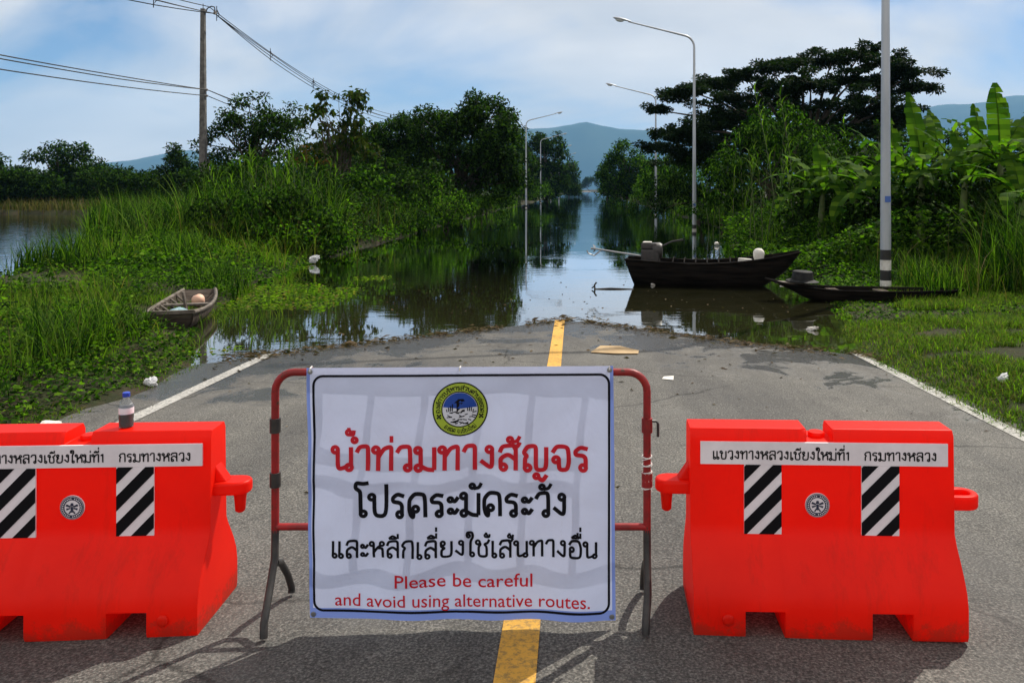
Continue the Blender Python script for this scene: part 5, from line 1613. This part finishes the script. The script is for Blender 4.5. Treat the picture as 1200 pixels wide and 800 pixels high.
def thai(text, th=.14):
    """-> (list of (polyline, closed, layer)), total advance) in units of the consonant height"""
    segs = []
    x = 0.0
    right = 0.0
    lvl = 0
    text = text.replace('ำ', '\u0e4dา') if False else text
    i = 0
    while i < len(text):
        ch = text[i]
        if ch == 'ำ':
            # ring over the right of the previous consonant, then sara aa
            adv, st, rg = G['า']
            segs.append(('ring', (x - .02, 1.22 + .02, .085)))
            for s in st: segs.append(('line', [(p[0] + x, p[1]) for p in s]))
            x += adv; right = x - .16; lvl = 0
        elif ch in MK:
            st, rg = MK[ch]
            yb = 1.14 if lvl == 0 else 1.52
            if ch in ('่', '้', '์') and lvl == 0 and i + 1 < len(text) and text[i + 1] == 'ำ': yb = 1.44
            for s in st: segs.append(('mline', [(p[0] + right, p[1] + yb) for p in s]))
            for c in rg: segs.append(('ring', (c[0] + right, c[1] + yb, c[2])))
            lvl += 1
        else:
            adv, st, rg = G[ch]
            for s in st: segs.append(('line', [(p[0] + x, p[1]) for p in s]))
            for c in rg: segs.append(('ring', (c[0] + x, c[1], c[2] if len(c) > 2 else r_)))
            x += adv
            right = x - .16 if ch not in 'ป' else x - .34
            lvl = 0
        i += 1
    V, Fs = [], []
    for li, (kind, d) in enumerate(segs):
        lay = li % 5
        if kind == 'ring':
            n = 14
            b = len(V)
            for q in range(n):
                a = 2 * math.pi * q / n
                for rr_ in (d[2] + th * .46, max(.018, d[2] - th * .46)):
                    V.append((d[0] + math.cos(a) * rr_, d[1] + math.sin(a) * rr_, lay))
            for q in range(n):
                Fs.append((b + 2 * q, b + 2 * ((q + 1) % n), b + 2 * ((q + 1) % n) + 1, b + 2 * q + 1))
        else:
            t_ = th * (.85 if kind == 'mline' else 1)
            p = chaikin(d) if len(d) > 2 else [tuple(np.array(d[0]) * (1 - f) + np.array(d[1]) * f) for f in (0, .33, .66, 1)]
            b = len(V)
            for j, q in enumerate(p):
                a_, c_ = p[max(0, j - 1)], p[min(len(p) - 1, j + 1)]
                dx_, dy_ = c_[0] - a_[0], c_[1] - a_[1]
                l_ = math.hypot(dx_, dy_) or 1
                nx_, ny_ = -dy_ / l_ * t_ / 2, dx_ / l_ * t_ / 2
                V.append((q[0] + nx_, q[1] + ny_, lay)); V.append((q[0] - nx_, q[1] - ny_, lay))
            for j in range(len(p) - 1):
                Fs.append((b + 2 * j, b + 2 * j + 1, b + 2 * j + 3, b + 2 * j + 2))
    return V, Fs, x - .12


def latin(text, bold=0.0):
    c = bpy.data.curves.new('lettering_curve', 'FONT')
    c.body = text; c.size = 1.0; c.offset = bold; c.resolution_u = 3
    o = bpy.data.objects.new('lettering_curve', c)
    COL.objects.link(o)
    bpy.context.view_layer.update()
    me = bpy.data.meshes.new_from_object(o.evaluated_get(bpy.context.evaluated_depsgraph_get()))
    V = [(v.co.x, v.co.y, 0) for v in me.vertices]
    Fs = [tuple(p.vertices) for p in me.polygons]
    bpy.data.objects.remove(o); bpy.data.curves.remove(c); bpy.data.meshes.remove(me)
    x0 = min(v[0] for v in V); x1 = max(v[0] for v in V)
    return [(v[0] - x0, v[1], 0) for v in V], Fs, x1 - x0


def lettering(VF, fmap, name, m, parent):
    """fmap(x, y, layer) -> 3D point"""
    mb = MB()
    mb.add([fmap(*p) for p in VF[0]], VF[1])
    me = bpy.data.meshes.new(name)
    me.from_pydata(mb.v, [], mb.f)
    me.materials.append(m)
    return link(name, me, parent)


# ------------------------------------------------------------------ sign: barrier frame
FY = 3.14
fr = thing('crowd_barrier', (-.44, FY, 0), 0, 'red tubular steel barrier with black splayed legs standing behind the sign', 'barrier')
fx0, fx1, fzt, fzj = -1.155 + .44, .285 + .44, 1.163, .545


def zr(x, y): return float(zroad(x, y))


def rounded_u(x0, x1, zb, zt, rad):
    p = [(x0, 0, zb), (x0, 0, zt - rad)]
    for q in range(1, 7):
        a = R(90) * q / 6
        p.append((x0 + rad * (1 - math.cos(a)), 0, zt - rad + rad * math.sin(a)))
    for q in range(0, 7):
        a = R(90) * q / 6
        p.append((x1 - rad + rad * math.sin(a), 0, zt - rad + rad * math.cos(a)))
    p.append((x1, 0, zb))
    return p


t = MB(); t.tube(rounded_u(fx0, fx1, fzj, fzt, .075), .0148, 12); t.build('frame_tube', M_REDM, fr, smooth=60)
_b1 = (fx1 - fx0) / 7
for z, e_in in ((.935, _b1), (.86, _b1), (fzj + .02, 0)):
    t = MB(); t.tube([(fx0 + e_in, 0, z), (fx1 - e_in, 0, z)], .0125 if z > .6 else .014, 10); t.build('rail', M_REDM, fr, smooth=60)
for k in range(6):
    x = fx0 + (fx1 - fx0) * (k + 1) / 7
    t = MB(); t.tube([(x, 0, fzj + .02), (x, 0, fzt - .01)], .011, 8); t.build('bar', M_REDM, fr, smooth=60)
for x in (fx0, fx1):
    for z in (.72, .93):
        t = MB(); t.tube([(x, 0, z), (x, 0, z + .055)], .021, 12); t.build('clamp', M_BLACKM if x == fx0 else M_REDM, fr, smooth=60)
for sx, x in ((-1, fx0), (1, fx1)):
    xo = x - .44
    t = MB()
    yf, yb = 2.97 - FY, 3.31 - FY
    gf, gb = zr(xo, 2.97), zr(xo, 3.31)
    t.tube([(x, 0, fzj + .01), (x, -.005, fzj - .10), (x - sx * .004, yf * .45, .34), (x - sx * .018, yf * .95, gf + .06), (x - sx * .020, yf * 1.0, gf + .012)], .015, 10)
    t.build('leg', M_BLACKM, fr, smooth=60)
    t = MB()
    t.tube([(x, .004, fzj - .12), (x, yb * .35, .40), (x - sx * .0, yb * .8, gb + .11), (x, yb, gb + .055), (x, yb * 1.08, gb + .03), (x, yb * 1.06, gb + .014)], .014, 10)
    t.build('leg', M_BLACKM, fr, smooth=60)
t = MB(); t.tube([(fx1, 0, .975), (fx1 + .035, -.005, .975), (fx1 + .042, -.005, .965), (fx1 + .042, -.005, .915)], .0055, 6); t.build('hook', M_BLACKM, fr, smooth=60)
# wrap of pale string round the right post
t = MB()
pts = [(fx1 + .019 * math.cos(q * .7), .019 * math.sin(q * .7), .70 + q * .0016 + .01 * math.sin(q * .33)) for q in range(90)]
t.tube(pts, .0022, 4)
t.build('string', M_STRINGW, fr, merge=False)

# ------------------------------------------------------------------ banner
BX = (-1.028, .153)


def banner(s, t, off=0.0):
    """s across 0..1, t down 0..1, off towards the viewer"""
    s = np.asarray(s, float); t = np.asarray(t, float)
    x = BX[0] + (BX[1] - BX[0]) * s + t * (.043 * (1 - s) + .005 * s)
    z = 1.187 - .924 * t + .004 * np.sin(s * 9 + 1) * (t > .5) * (t - .5) * 2 + .008 * (s - .5) * (1 - 2 * t)
    y = 3.112 - .085 * t
    w = (.006 * np.sin(s * 10.5 + 1.1 + 1.5 * t) + .0045 * np.sin(s * 23 + 4 * t) * (.3 + t) + .006 * np.sin(t * 7.5 + s * 2.1) + .003 * np.sin((s + t) * 26)) * np.clip(t * 5, 0, 1)
    pull = .010 * np.exp(-((t - .0) / .06) ** 2)
    # horizontal storage creases
    cre = .0016 * np.abs(np.sin(9 * s + 14 * t + 1.3)) ** 8 * np.sin(5 * t + 2 * s) + .0022 * np.exp(-((t - .455) / .012) ** 2) + .0022 * np.exp(-((t - .74) / .012) ** 2) + .0018 * np.exp(-((s - .5) / .01) ** 2)
    y = y + w + pull - cre - off
    return x, y, z


def bpx(px, py):
    t = (py - 431.5) / 299.0
    s = (px - 357.0 - 3.0 * t) / 361.5
    return s, t


def bpt(px, py, off):
    s, t = bpx(px, py)
    return tuple(float(v) for v in banner(s, t, off))


bn = thing('warning_banner', (0, 0, 0), 0, 'white vinyl warning banner with red and black writing tied to the red barrier', 'sign')
ns, nt_ = 91, 77
SS, TT = np.meshgrid(np.linspace(0, 1, ns), np.linspace(0, 1, nt_))
x, y, z = banner(SS, TT)
i = np.arange(ns - 1)[None, :] + ns * np.arange(nt_ - 1)[:, None]
sheet = mesh_np('vinyl_sheet', np.stack([x, y, z], -1).reshape(-1, 3), np.stack([i, i + ns, i + ns + 1, i + 1], -1).reshape(-1, 4), M_VINYL, bn, smooth=True)
sheet.data.materials.append(M_VINYL_EDGE)
sg = (SS[:-1, :-1] + SS[1:, 1:]).ravel() / 2; tg = (TT[:-1, :-1] + TT[1:, 1:]).ravel() / 2
edge = (sg < .016) | (sg > .986) | (tg > .965)
sheet.data.polygons.foreach_set('material_index', edge.astype(np.int32))


def rr_path(x0, y0, x1, y1, rad, n=8, m=40):
    p = []
    for (cx_, cy_, a0) in ((x1 - rad, y0 + rad, -90), (x1 - rad, y1 - rad, 0), (x0 + rad, y1 - rad, 90), (x0 + rad, y0 + rad, 180)):
        for q in range(n + 1):
            a = R(a0 + 90 * q / n)
            p.append((cx_ + rad * math.cos(a), cy_ + rad * math.sin(a)))
    out = []
    for a, b in zip(p, p[1:] + p[:1]):
        k = max(1, int(math.hypot(b[0] - a[0], b[1] - a[1]) / 6))
        out += [(a[0] + (b[0] - a[0]) * q / k, a[1] + (b[1] - a[1]) * q / k) for q in range(k)]
    return out


pth = rr_path(365.5, 441.5, 713.5, 721.5, 11)
mb = MB()
vs = []
n = len(pth)
for j, q in enumerate(pth):
    a_, c_ = pth[j - 1], pth[(j + 1) % n]
    dx_, dy_ = c_[0] - a_[0], c_[1] - a_[1]; l_ = math.hypot(dx_, dy_)
    for sg_ in (1.4, -1.4):
        vs.append(bpt(q[0] - dy_ / l_ * sg_, q[1] + dx_ / l_ * sg_, .0016))
mb.add(vs, [(2 * j, 2 * j + 1, 2 * ((j + 1) % n) + 1, 2 * ((j + 1) % n)) for j in range(n)])
mb.build('border', M_PRINT_BLACK, bn, merge=False)


def banner_text(VF, x0, x1, base, hpx, m):
    sc = (x1 - x0) / VF[2]
    return lettering(VF, lambda a, b, l_: bpt(x0 + a * sc, base - b * hpx, .0022 + .0003 * l_), 'lettering', m, bn)


banner_text(thai('น้ำท่วมทางสัญจร', .170), 387, 689, 555, 29.5, M_PRINT_RED)
banner_text(thai('โปรดระมัดระวัง', .165), 415, 663, 609.5, 28.5, M_PRINT_BLACK)
banner_text(thai('และหลีกเลี่ยงใช้เส้นทางอื่น', .150), 386, 699, 658, 20.5, M_PRINT_BLACK)
banner_text(latin('Please be careful', .006), 461, 623, 692.5, 21.5, M_PRINT_RED)
banner_text(latin('and avoid using alternative routes.', .004), 390, 691, 715.5, 21.0, M_PRINT_RED)


def disc_on(fm, cx_, cy_, r0, r1, n=40):
    """flat ring or disc in a 2D chart mapped by fm"""
    V = []
    for q in range(n):
        a = 2 * math.pi * q / n
        V.append(fm(cx_ + r1 * math.cos(a), cy_ + r1 * math.sin(a)))
        V.append(fm(cx_ + r0 * math.cos(a), cy_ + r0 * math.sin(a)))
    return V, [(2 * q, 2 * ((q + 1) % n), 2 * ((q + 1) % n) + 1, 2 * q + 1) for q in range(n)]


EX, EY = 538.3, 482.0
em = thing('emblem', (0, 0, 0)); em.parent = bn


def em_part(name, m, shapes):
    mb = MB()
    for V, Fs in shapes: mb.add(V, Fs)
    return mb.build(name, m, em, merge=False)


fm = lambda o: (lambda a, b: bpt(a, b, o))
em_part('rim', M_PRINT_BLACK, [disc_on(fm(.0018), EX, EY, 31, 32.6), disc_on(fm(.0034), EX, EY, 20.6, 21.8)])
em_part('ring', M_PRINT_GREEN, [disc_on(fm(.0018), EX, EY, 20.6, 31)])
em_part('field', M_PRINT_WHITE, [disc_on(fm(.0022), EX, EY, .01, 20.6)])
# blue sky half
pl_ = [(EX + 20 * math.cos(a), EY - 20 * math.sin(a)) for a in np.linspace(R(8), R(172), 24)]
cap = [bpt(a, b, .0028) for a, b in pl_] + [bpt(EX, EY - 1, .0028)]
em_part('sky_panel', M_PRINT_BLUE, [(cap, [(k, k + 1, len(cap) - 1) for k in range(len(cap) - 2)])])
sh = []
o_ = .0034
sh.append(([bpt(EX + a, EY + b, o_) for a, b in ((-4, 3), (5.5, 3), (5.5, -8), (-4, -8))], [(0, 1, 2, 3)]))
sh.append(([bpt(EX + a, EY + b, o_) for a, b in ((-7, -7.5), (8.5, -7.5), (4, -12.5), (-2, -12.5))], [(0, 1, 2, 3)]))
rg = random.Random(8)
for k in range(26):
    yy = 3.5 + (k % 6) * 2.7
    half = math.sqrt(max(1, 19.5 ** 2 - yy ** 2))
    a0 = rg.uniform(-half, half - 3); ln_ = rg.uniform(3, 8); a1 = min(half, a0 + ln_)
    sl_ = rg.uniform(-2.4, 2.4)
    sh.append(([bpt(EX + a, EY + b, .0036) for a, b in ((a0, yy), (a1, yy + sl_), (a1, yy + sl_ + 1.3), (a0, yy + 1.1))], [(0, 1, 2, 3)]))
for sd in (-1, 1):
    for k in range(4):
        sh.append(([bpt(EX + sd * a, EY + b, .0036) for a, b in ((8 + 2.4 * k, -6 + 2 * k), (9.2 + 2.4 * k, -6.6 + 2 * k), (9.6 + 2.0 * k, 2 + .3 * k), (8.4 + 2.0 * k, 2 + .3 * k))], [(0, 1, 2, 3)]))
em_part('scene_drawing', M_PRINT_BLACK, sh)


def arc_text(text, a0, a1, rad, hpx, inward, m, th=.17):
    V, Fs, adv = thai(text, th)

    def f(x, y_, l_):
        u = x / adv
        a = R(a0 + (a1 - a0) * u)
        rr_ = rad + (y_ * hpx if not inward else -y_ * hpx)
        return bpt(EX + rr_ * math.cos(a), EY - rr_ * math.sin(a), .0030 + .0002 * l_)
    return lettering((V, Fs), f, 'lettering', m, em)


arc_text('องค์การบริหารส่วนตำบลฮอด', 190, -10, 23.2, 4.6, False, M_PRINT_BLACK)
arc_text('อ.ฮอด จ.เชียงใหม่', 228, 312, 28.8, 4.4, True, M_PRINT_BLACK)
sh = []
for sx in (-1, 1):
    for (a, b) in ((0, 0), (1.6, 1.6), (-1.6, 1.6), (1.6, -1.6), (-1.6, -1.6)):
        V, Fs = disc_on(fm(.0032), EX + sx * 24.5 + a, EY + 8.5 + b, .01, 1.2, 8)
        sh.append((V, Fs))
em_part('flower_mark', M_PRINT_BLACK, sh)
for (s, t) in ((.012, .015), (.988, .015), (.012, .985), (.988, .985)):
    x, y, z = banner(s, t, .002)
    mb = MB(); mb.lathe([(.004, .0), (.009, .0), (.010, .002), (.005, .003)], 12, M=Matrix.Translation((float(x), float(y), float(z))) @ Matrix.Rotation(R(90), 4, 'X'))
    mb.build('eyelet', M_STEEL, bn, smooth=50)
# ties over the top rail
for s in (.012, .5, .988):
    x, y, z = (float(v) for v in banner(s, .015, 0))
    mb = MB(); mb.tube([(x, y - .004, z), (x, y - .004, z + .012), (x, FY, 1.185), (x, FY + .02, 1.165), (x, FY, 1.142), (x, y + .006, z)], .0028, 5)
    mb.build('tie', M_STRINGW, bn, merge=False)

# ------------------------------------------------------------------ water-filled plastic barriers
BL, BH = 1.0, .735


def half(z):
    zs_ = [0, .02, .12, .17, .22, .27, .31, .345, .72, .735]
    hs_ = [.196, .204, .203, .192, .166, .132, .103, .084, .074, .060]
    return float(np.interp(z, zs_, hs_))


def make_barrier(loc, rz, label, pin_side):
    """pin_side: the end that carries the lug with the hanging pin (the other end has the open loop)"""
    root = thing('road_barrier', loc, rz, label, 'barrier', 'red plastic barriers beside the sign')
    hx = BL / 2
    notch = [(-.31, -.165), (.153, .30)] if pin_side < 0 else [(-.27, -.13), (.168, .314)]
    gap = (-.055, .045)
    xs_ = sorted(set([round(v, 4) for v in list(np.linspace(-hx, hx, 53)) + [notch[0][0], notch[0][1], notch[1][0], notch[1][1], gap[0], gap[1]]]))
    xs_ = [v for k, v in enumerate(xs_) if k == 0 or v - xs_[k - 1] > .004 or v in (notch[0][0], notch[0][1], notch[1][0], notch[1][1], gap[0], gap[1])]
    zs_ = [0, .02, .06, .10, .12, .145, .17, .195, .22, .245, .27, .29, .31, .33, .345, .38, .42, .46, .50, .55, .60, .65, .69, .712, .735]
    NH = .10

    def gro(x, z):
        g = 0
        for gx in (-.20, 0.20):
            e = math.exp(-((abs(x - gx) - .05) / .018) ** 2)
            g += .007 * e * np.clip((z - .14) / .05, 0, 1) * np.clip((.36 - z) / .05, 0, 1)
        # the base corners round off in plan
        return g

    def pt(x, z, sgn):
        h = half(z) - gro(x, z)
        c = max(0, abs(x) - (hx - .03)) / .03
        xx = x
        if z < .345:
            pass
        return (xx, sgn * h, z)
    mb = MB()
    innotch = lambda xa, xb: any(xa >= a - 1e-6 and xb <= b + 1e-6 for a, b in notch)
    ingap = lambda xa, xb: xa >= gap[0] - 1e-6 and xb <= gap[1] + 1e-6
    GZ = .690
    for xa, xb in zip(xs_[:-1], xs_[1:]):
        for za, zb in zip(zs_[:-1], zs_[1:]):
            if zb <= NH + 1e-6 and innotch(xa, xb): continue
            if za >= GZ - 1e-6 and ingap(xa, xb): continue
            for sgn in (-1, 1):
                q = [pt(xa, za, sgn), pt(xb, za, sgn), pt(xb, zb, sgn), pt(xa, zb, sgn)]
                mb.add(q, [(0, 1, 2, 3) if sgn < 0 else (3, 2, 1, 0)])
        zt = GZ if ingap(xa, xb) else BH
        mb.add([pt(xa, zt, -1), pt(xb, zt, -1), pt(xb, zt, 1), pt(xa, zt, 1)], [(0, 1, 2, 3)])
        zb_ = NH if innotch(xa, xb) else 0
        mb.add([pt(xa, zb_, -1), pt(xb, zb_, -1), pt(xb, zb_, 1), pt(xa, zb_, 1)], [(3, 2, 1, 0)])
    for za, zb in zip(zs_[:-1], zs_[1:]):
        for x in (-hx, hx):
            mb.add([pt(x, za, -1), pt(x, zb, -1), pt(x, zb, 1), pt(x, za, 1)], [(0, 1, 2, 3)])
        if zb <= NH + 1e-6:
            for a, b in notch:
                for x in (a, b):
                    mb.add([pt(x, za, -1), pt(x, zb, -1), pt(x, zb, 1), pt(x, za, 1)], [(0, 1, 2, 3)])
        if za >= GZ - 1e-6:
            for x in gap:
                mb.add([pt(x, za, -1), pt(x, zb, -1), pt(x, zb, 1), pt(x, za, 1)], [(0, 1, 2, 3)])
    body = mb.build('body', M_RED, root, smooth=32, bevel=.011)
    # filler cap in the gap of the top
    c = MB(); c.lathe([(.030, .689), (.032, .694), (.032, .704), (.029, .708), (.01, .708)], 20); c.build('filler_cap', M_RED, root, smooth=40)

    def tongue(x0, ln, w, z0, z1, sgn, hole):
        """flat lug with a round end, in plan"""
        mb_ = MB()
        out = [(x0, -w), (x0 + sgn * (ln - w), -w)]
        for q in range(1, 8):
            a = R(-90 + 180 * q / 8)
            out.append((x0 + sgn * (ln - w + w * math.cos(a)), w * math.sin(a)))
        out += [(x0 + sgn * (ln - w), w), (x0, w)]
        n_ = len(out)
        if not hole:
            vs_ = [(p[0], p[1], z0) for p in out] + [(p[0], p[1], z1) for p in out]
            mb_.add(vs_, [tuple(range(n_)), tuple(range(n_, 2 * n_))] + [(k, (k + 1) % n_, n_ + (k + 1) % n_, n_ + k) for k in range(n_)])
        else:
            cxh, wi = x0 + sgn * (ln - w), w * .5
            inn = []
            for p in out:
                d_ = Vector((p[0] - cxh, p[1]))
                if sgn * d_.x < -.0001:
                    inn.append((x0 + sgn * .035, math.copysign(wi, p[1])))
                else:
                    inn.append((cxh + d_.x * .5, d_.y * .5))
            vs_ = []
            for z in (z0, z1):
                vs_ += [(p[0], p[1], z) for p in out] + [(p[0], p[1], z) for p in inn]
            fs_ = []
            for k in range(n_ - 1):
                fs_.append((k, k + 1, n_ + k + 1, n_ + k)); fs_.append((2 * n_ + k, 2 * n_ + k + 1, 3 * n_ + k + 1, 3 * n_ + k))
                fs_.append((k, k + 1, 2 * n_ + k + 1, 2 * n_ + k)); fs_.append((n_ + k, n_ + k + 1, 3 * n_ + k + 1, 3 * n_ + k))
            k = n_ - 1
            fs_ += [(k, 0, n_, n_ + k), (2 * n_ + k, 2 * n_, 3 * n_, 3 * n_ + k), (k, 0, 2 * n_, 2 * n_ + k), (n_ + k, n_, 3 * n_, 3 * n_ + k)]
            mb_.add(vs_, fs_)
        return mb_
    s = pin_side
    x0 = s * (hx - .012)
    tg_ = tongue(x0, .142, .052, .472, .522, s, False)
    lug = tg_.build('connector_lug', M_RED, root, smooth=40, bevel=.010)
    g_b = MB(); g_b.prism([(x0, .52), (x0 + s * .055, .52), (x0, .60)], -.03, .03); g_b.build('gusset', M_RED, lug, bevel=.006)
    pn = MB(); pn.lathe([(.012, .392), (.019, .398), (.022, .44), (.026, .474)], 16, M=Matrix.Translation((s * (hx + .085), 0, 0))); pn.build('pin', M_RED, lug, smooth=50)
    x1 = -s * (hx - .012)
    tongue(x1, .132, .058, .425, .478, -s, True).build('connector_loop', M_RED, root, smooth=40, bevel=.007)
    dp = MB(); dp.lathe([(.022, 0), (.022, .006), (.018, .010), (.006, .010)], 20, M=Matrix.Translation((s * (hx - .125), -half(.075) - .001, .072)) @ Matrix.Rotation(R(90), 4, 'X'))
    dp.build('drain_plug', M_RED if s < 0 else M_RED, root, smooth=50)
    # white name strip
    yf = -.0862
    ls = MB(); ls.box((-.462, yf - .0025, .605), (.472, yf + .006, .690)); strip_ = ls.build('name_strip', M_WHITE, root)
    for txt, a, b in (('แขวงทางหลวงเชียงใหม่ที่1', -.417, .102), ('กรมทางหลวง', .157, .428)):
        V_, F_, adv = thai(txt, .155)
        sc = (b - a) / adv
        lettering((V_, F_), lambda x, y_, l_: (a + x * sc, yf - .0035 - .0002 * l_, .624 + y_ * .033), 'lettering', M_BLACK, strip_)
    # hazard panels
    for px0 in (-.296, .148):
        w_, z0, z1 = .142, .340, .6045
        mb = MB()
        mb.box((px0, yf - .0025, z0), (px0 + w_, yf + .004, z1), 0)
        for k in range(-3, 7):
            b0 = z0 - .0 + k * .1045 - .01
            poly = [(px0, b0), (px0 + w_, b0 + w_ * 1.02), (px0 + w_, b0 + w_ * 1.02 + .058), (px0, b0 + .058)]
            for lim, up in ((z0, False), (z1, True)):
                o2 = []
                for q in range(len(poly)):
                    a_, b_ = poly[q], poly[(q + 1) % len(poly)]
                    ia = a_[1] <= lim if up else a_[1] >= lim
                    ib = b_[1] <= lim if up else b_[1] >= lim
                    if ia: o2.append(a_)
                    if ia != ib:
                        f = (lim - a_[1]) / (b_[1] - a_[1]); o2.append((a_[0] + f * (b_[0] - a_[0]), lim))
                poly = o2
                if len(poly) < 3: break
            if len(poly) >= 3:
                mb.add([(p[0], yf - .0042, p[1]) for p in poly], [tuple(range(len(poly)))], 1)
        mb.build('hazard_panel', [M_WHITE, M_BLACK], root, merge=False)
    # round agency emblem
    e_ = thing('emblem', (0, 0, 0)); e_.parent = root
    ex, ez = .0 - .018, .452

    def fme(o): return lambda a, b: (ex + a, yf - o, ez + b)

    def ep(name, m, shapes):
        q = MB()
        for V_, F_ in shapes: q.add(V_, F_)
        return q.build(name, m, e_, merge=False)
    bk_ = MB(); bk_.lathe([(.046, -.004), (.046, .0014), (.02, .0016)], 40, M=Matrix.Translation((ex, yf, ez)) @ Matrix.Rotation(R(90), 4, 'X')); bk_.build('disc', M_WHITE, e_, smooth=30)
    ep('ring', M_NAVY, [disc_on(fme(.0026), 0, 0, .0425, .0448), disc_on(fme(.0026), 0, 0, .0285, .0405)])
    tk = []
    for k in range(30):
        if k in (7, 22): continue
        a = 2 * math.pi * k / 30
        d_ = .0016
        c0, s0 = math.cos(a), math.sin(a)
        tk.append(([(ex + c0 * r1 - s0 * w1, yf - .0034, ez + s0 * r1 + c0 * w1) for r1, w1 in ((.032, -d_), (.0372, -d_), (.0372, d_), (.032, d_))], [(0, 1, 2, 3)]))
    ep('ring_marks', M_WHITE, tk)
    fg = []
    for pts_ in (((-.004, -.018), (.004, -.018), (.005, .004), (-.005, .004)), ((-.007, .006), (.007, .006), (.004, .018), (-.004, .018)),
                 ((-.024, .006), (-.006, .001), (-.006, .007), (-.020, .014)), ((.024, .006), (.006, .001), (.006, .007), (.020, .014)),
                 ((-.020, -.010), (-.006, -.004), (-.006, .000), (-.022, -.002)), ((.020, -.010), (.006, -.004), (.006, .000), (.022, -.002)),
                 ((-.014, -.022), (-.005, -.010), (-.003, -.014), (-.008, -.024)), ((.014, -.022), (.005, -.010), (.003, -.014), (.008, -.024))):
        fg.append(([(ex + a, yf - .0034, ez + b) for a, b in pts_], [(0, 1, 2, 3)]))
    ep('figure', M_NAVY, fg)
    return root


# the right one sits at X .43..1.44, its front foot 2.95 m away; the left one reaches out of the frame
rb_c = (.952, 3.18)
make_barrier((rb_c[0], rb_c[1], zr(*rb_c) + .004), R(-2.0), 'red plastic road barrier right of the sign, with nothing on top', -1)
lb_c = (-1.91, 3.20)
make_barrier((lb_c[0], lb_c[1], zr(*lb_c) + .004), R(2.5), 'red plastic road barrier left of the sign, with a small bottle on top', 1)

# bottle on the left barrier
bt = thing('drink_bottle', (-1.765, 3.20, zr(*lb_c) + .004 + BH), 0, 'small clear bottle with amber liquid and a blue cap standing on the left barrier', 'bottle')
t = MB(); t.lathe([(.020, .0), (.026, .004), (.027, .02), (.0255, .03), (.027, .04), (.027, .085), (.022, .10), (.012, .115), (.011, .122)], 20); t.build('bottle_body', M_PET, bt, smooth=50)
t = MB(); t.lathe([(.018, .004), (.0245, .008), (.0245, .05), (.002, .051)], 20); t.build('liquid', M_TEA, bt, smooth=50)
t = MB(); t.lathe([(.0135, .120), (.0140, .122), (.0138, .136), (.011, .138), (.002, .138)], 18); t.build('cap', M_CAPBLUE, bt, smooth=40)
t = MB(); t.lathe([(.0275, .055), (.0276, .056), (.0276, .078), (.0275, .079)], 20); t.build('paper_label', M_WHITE, bt, smooth=50)
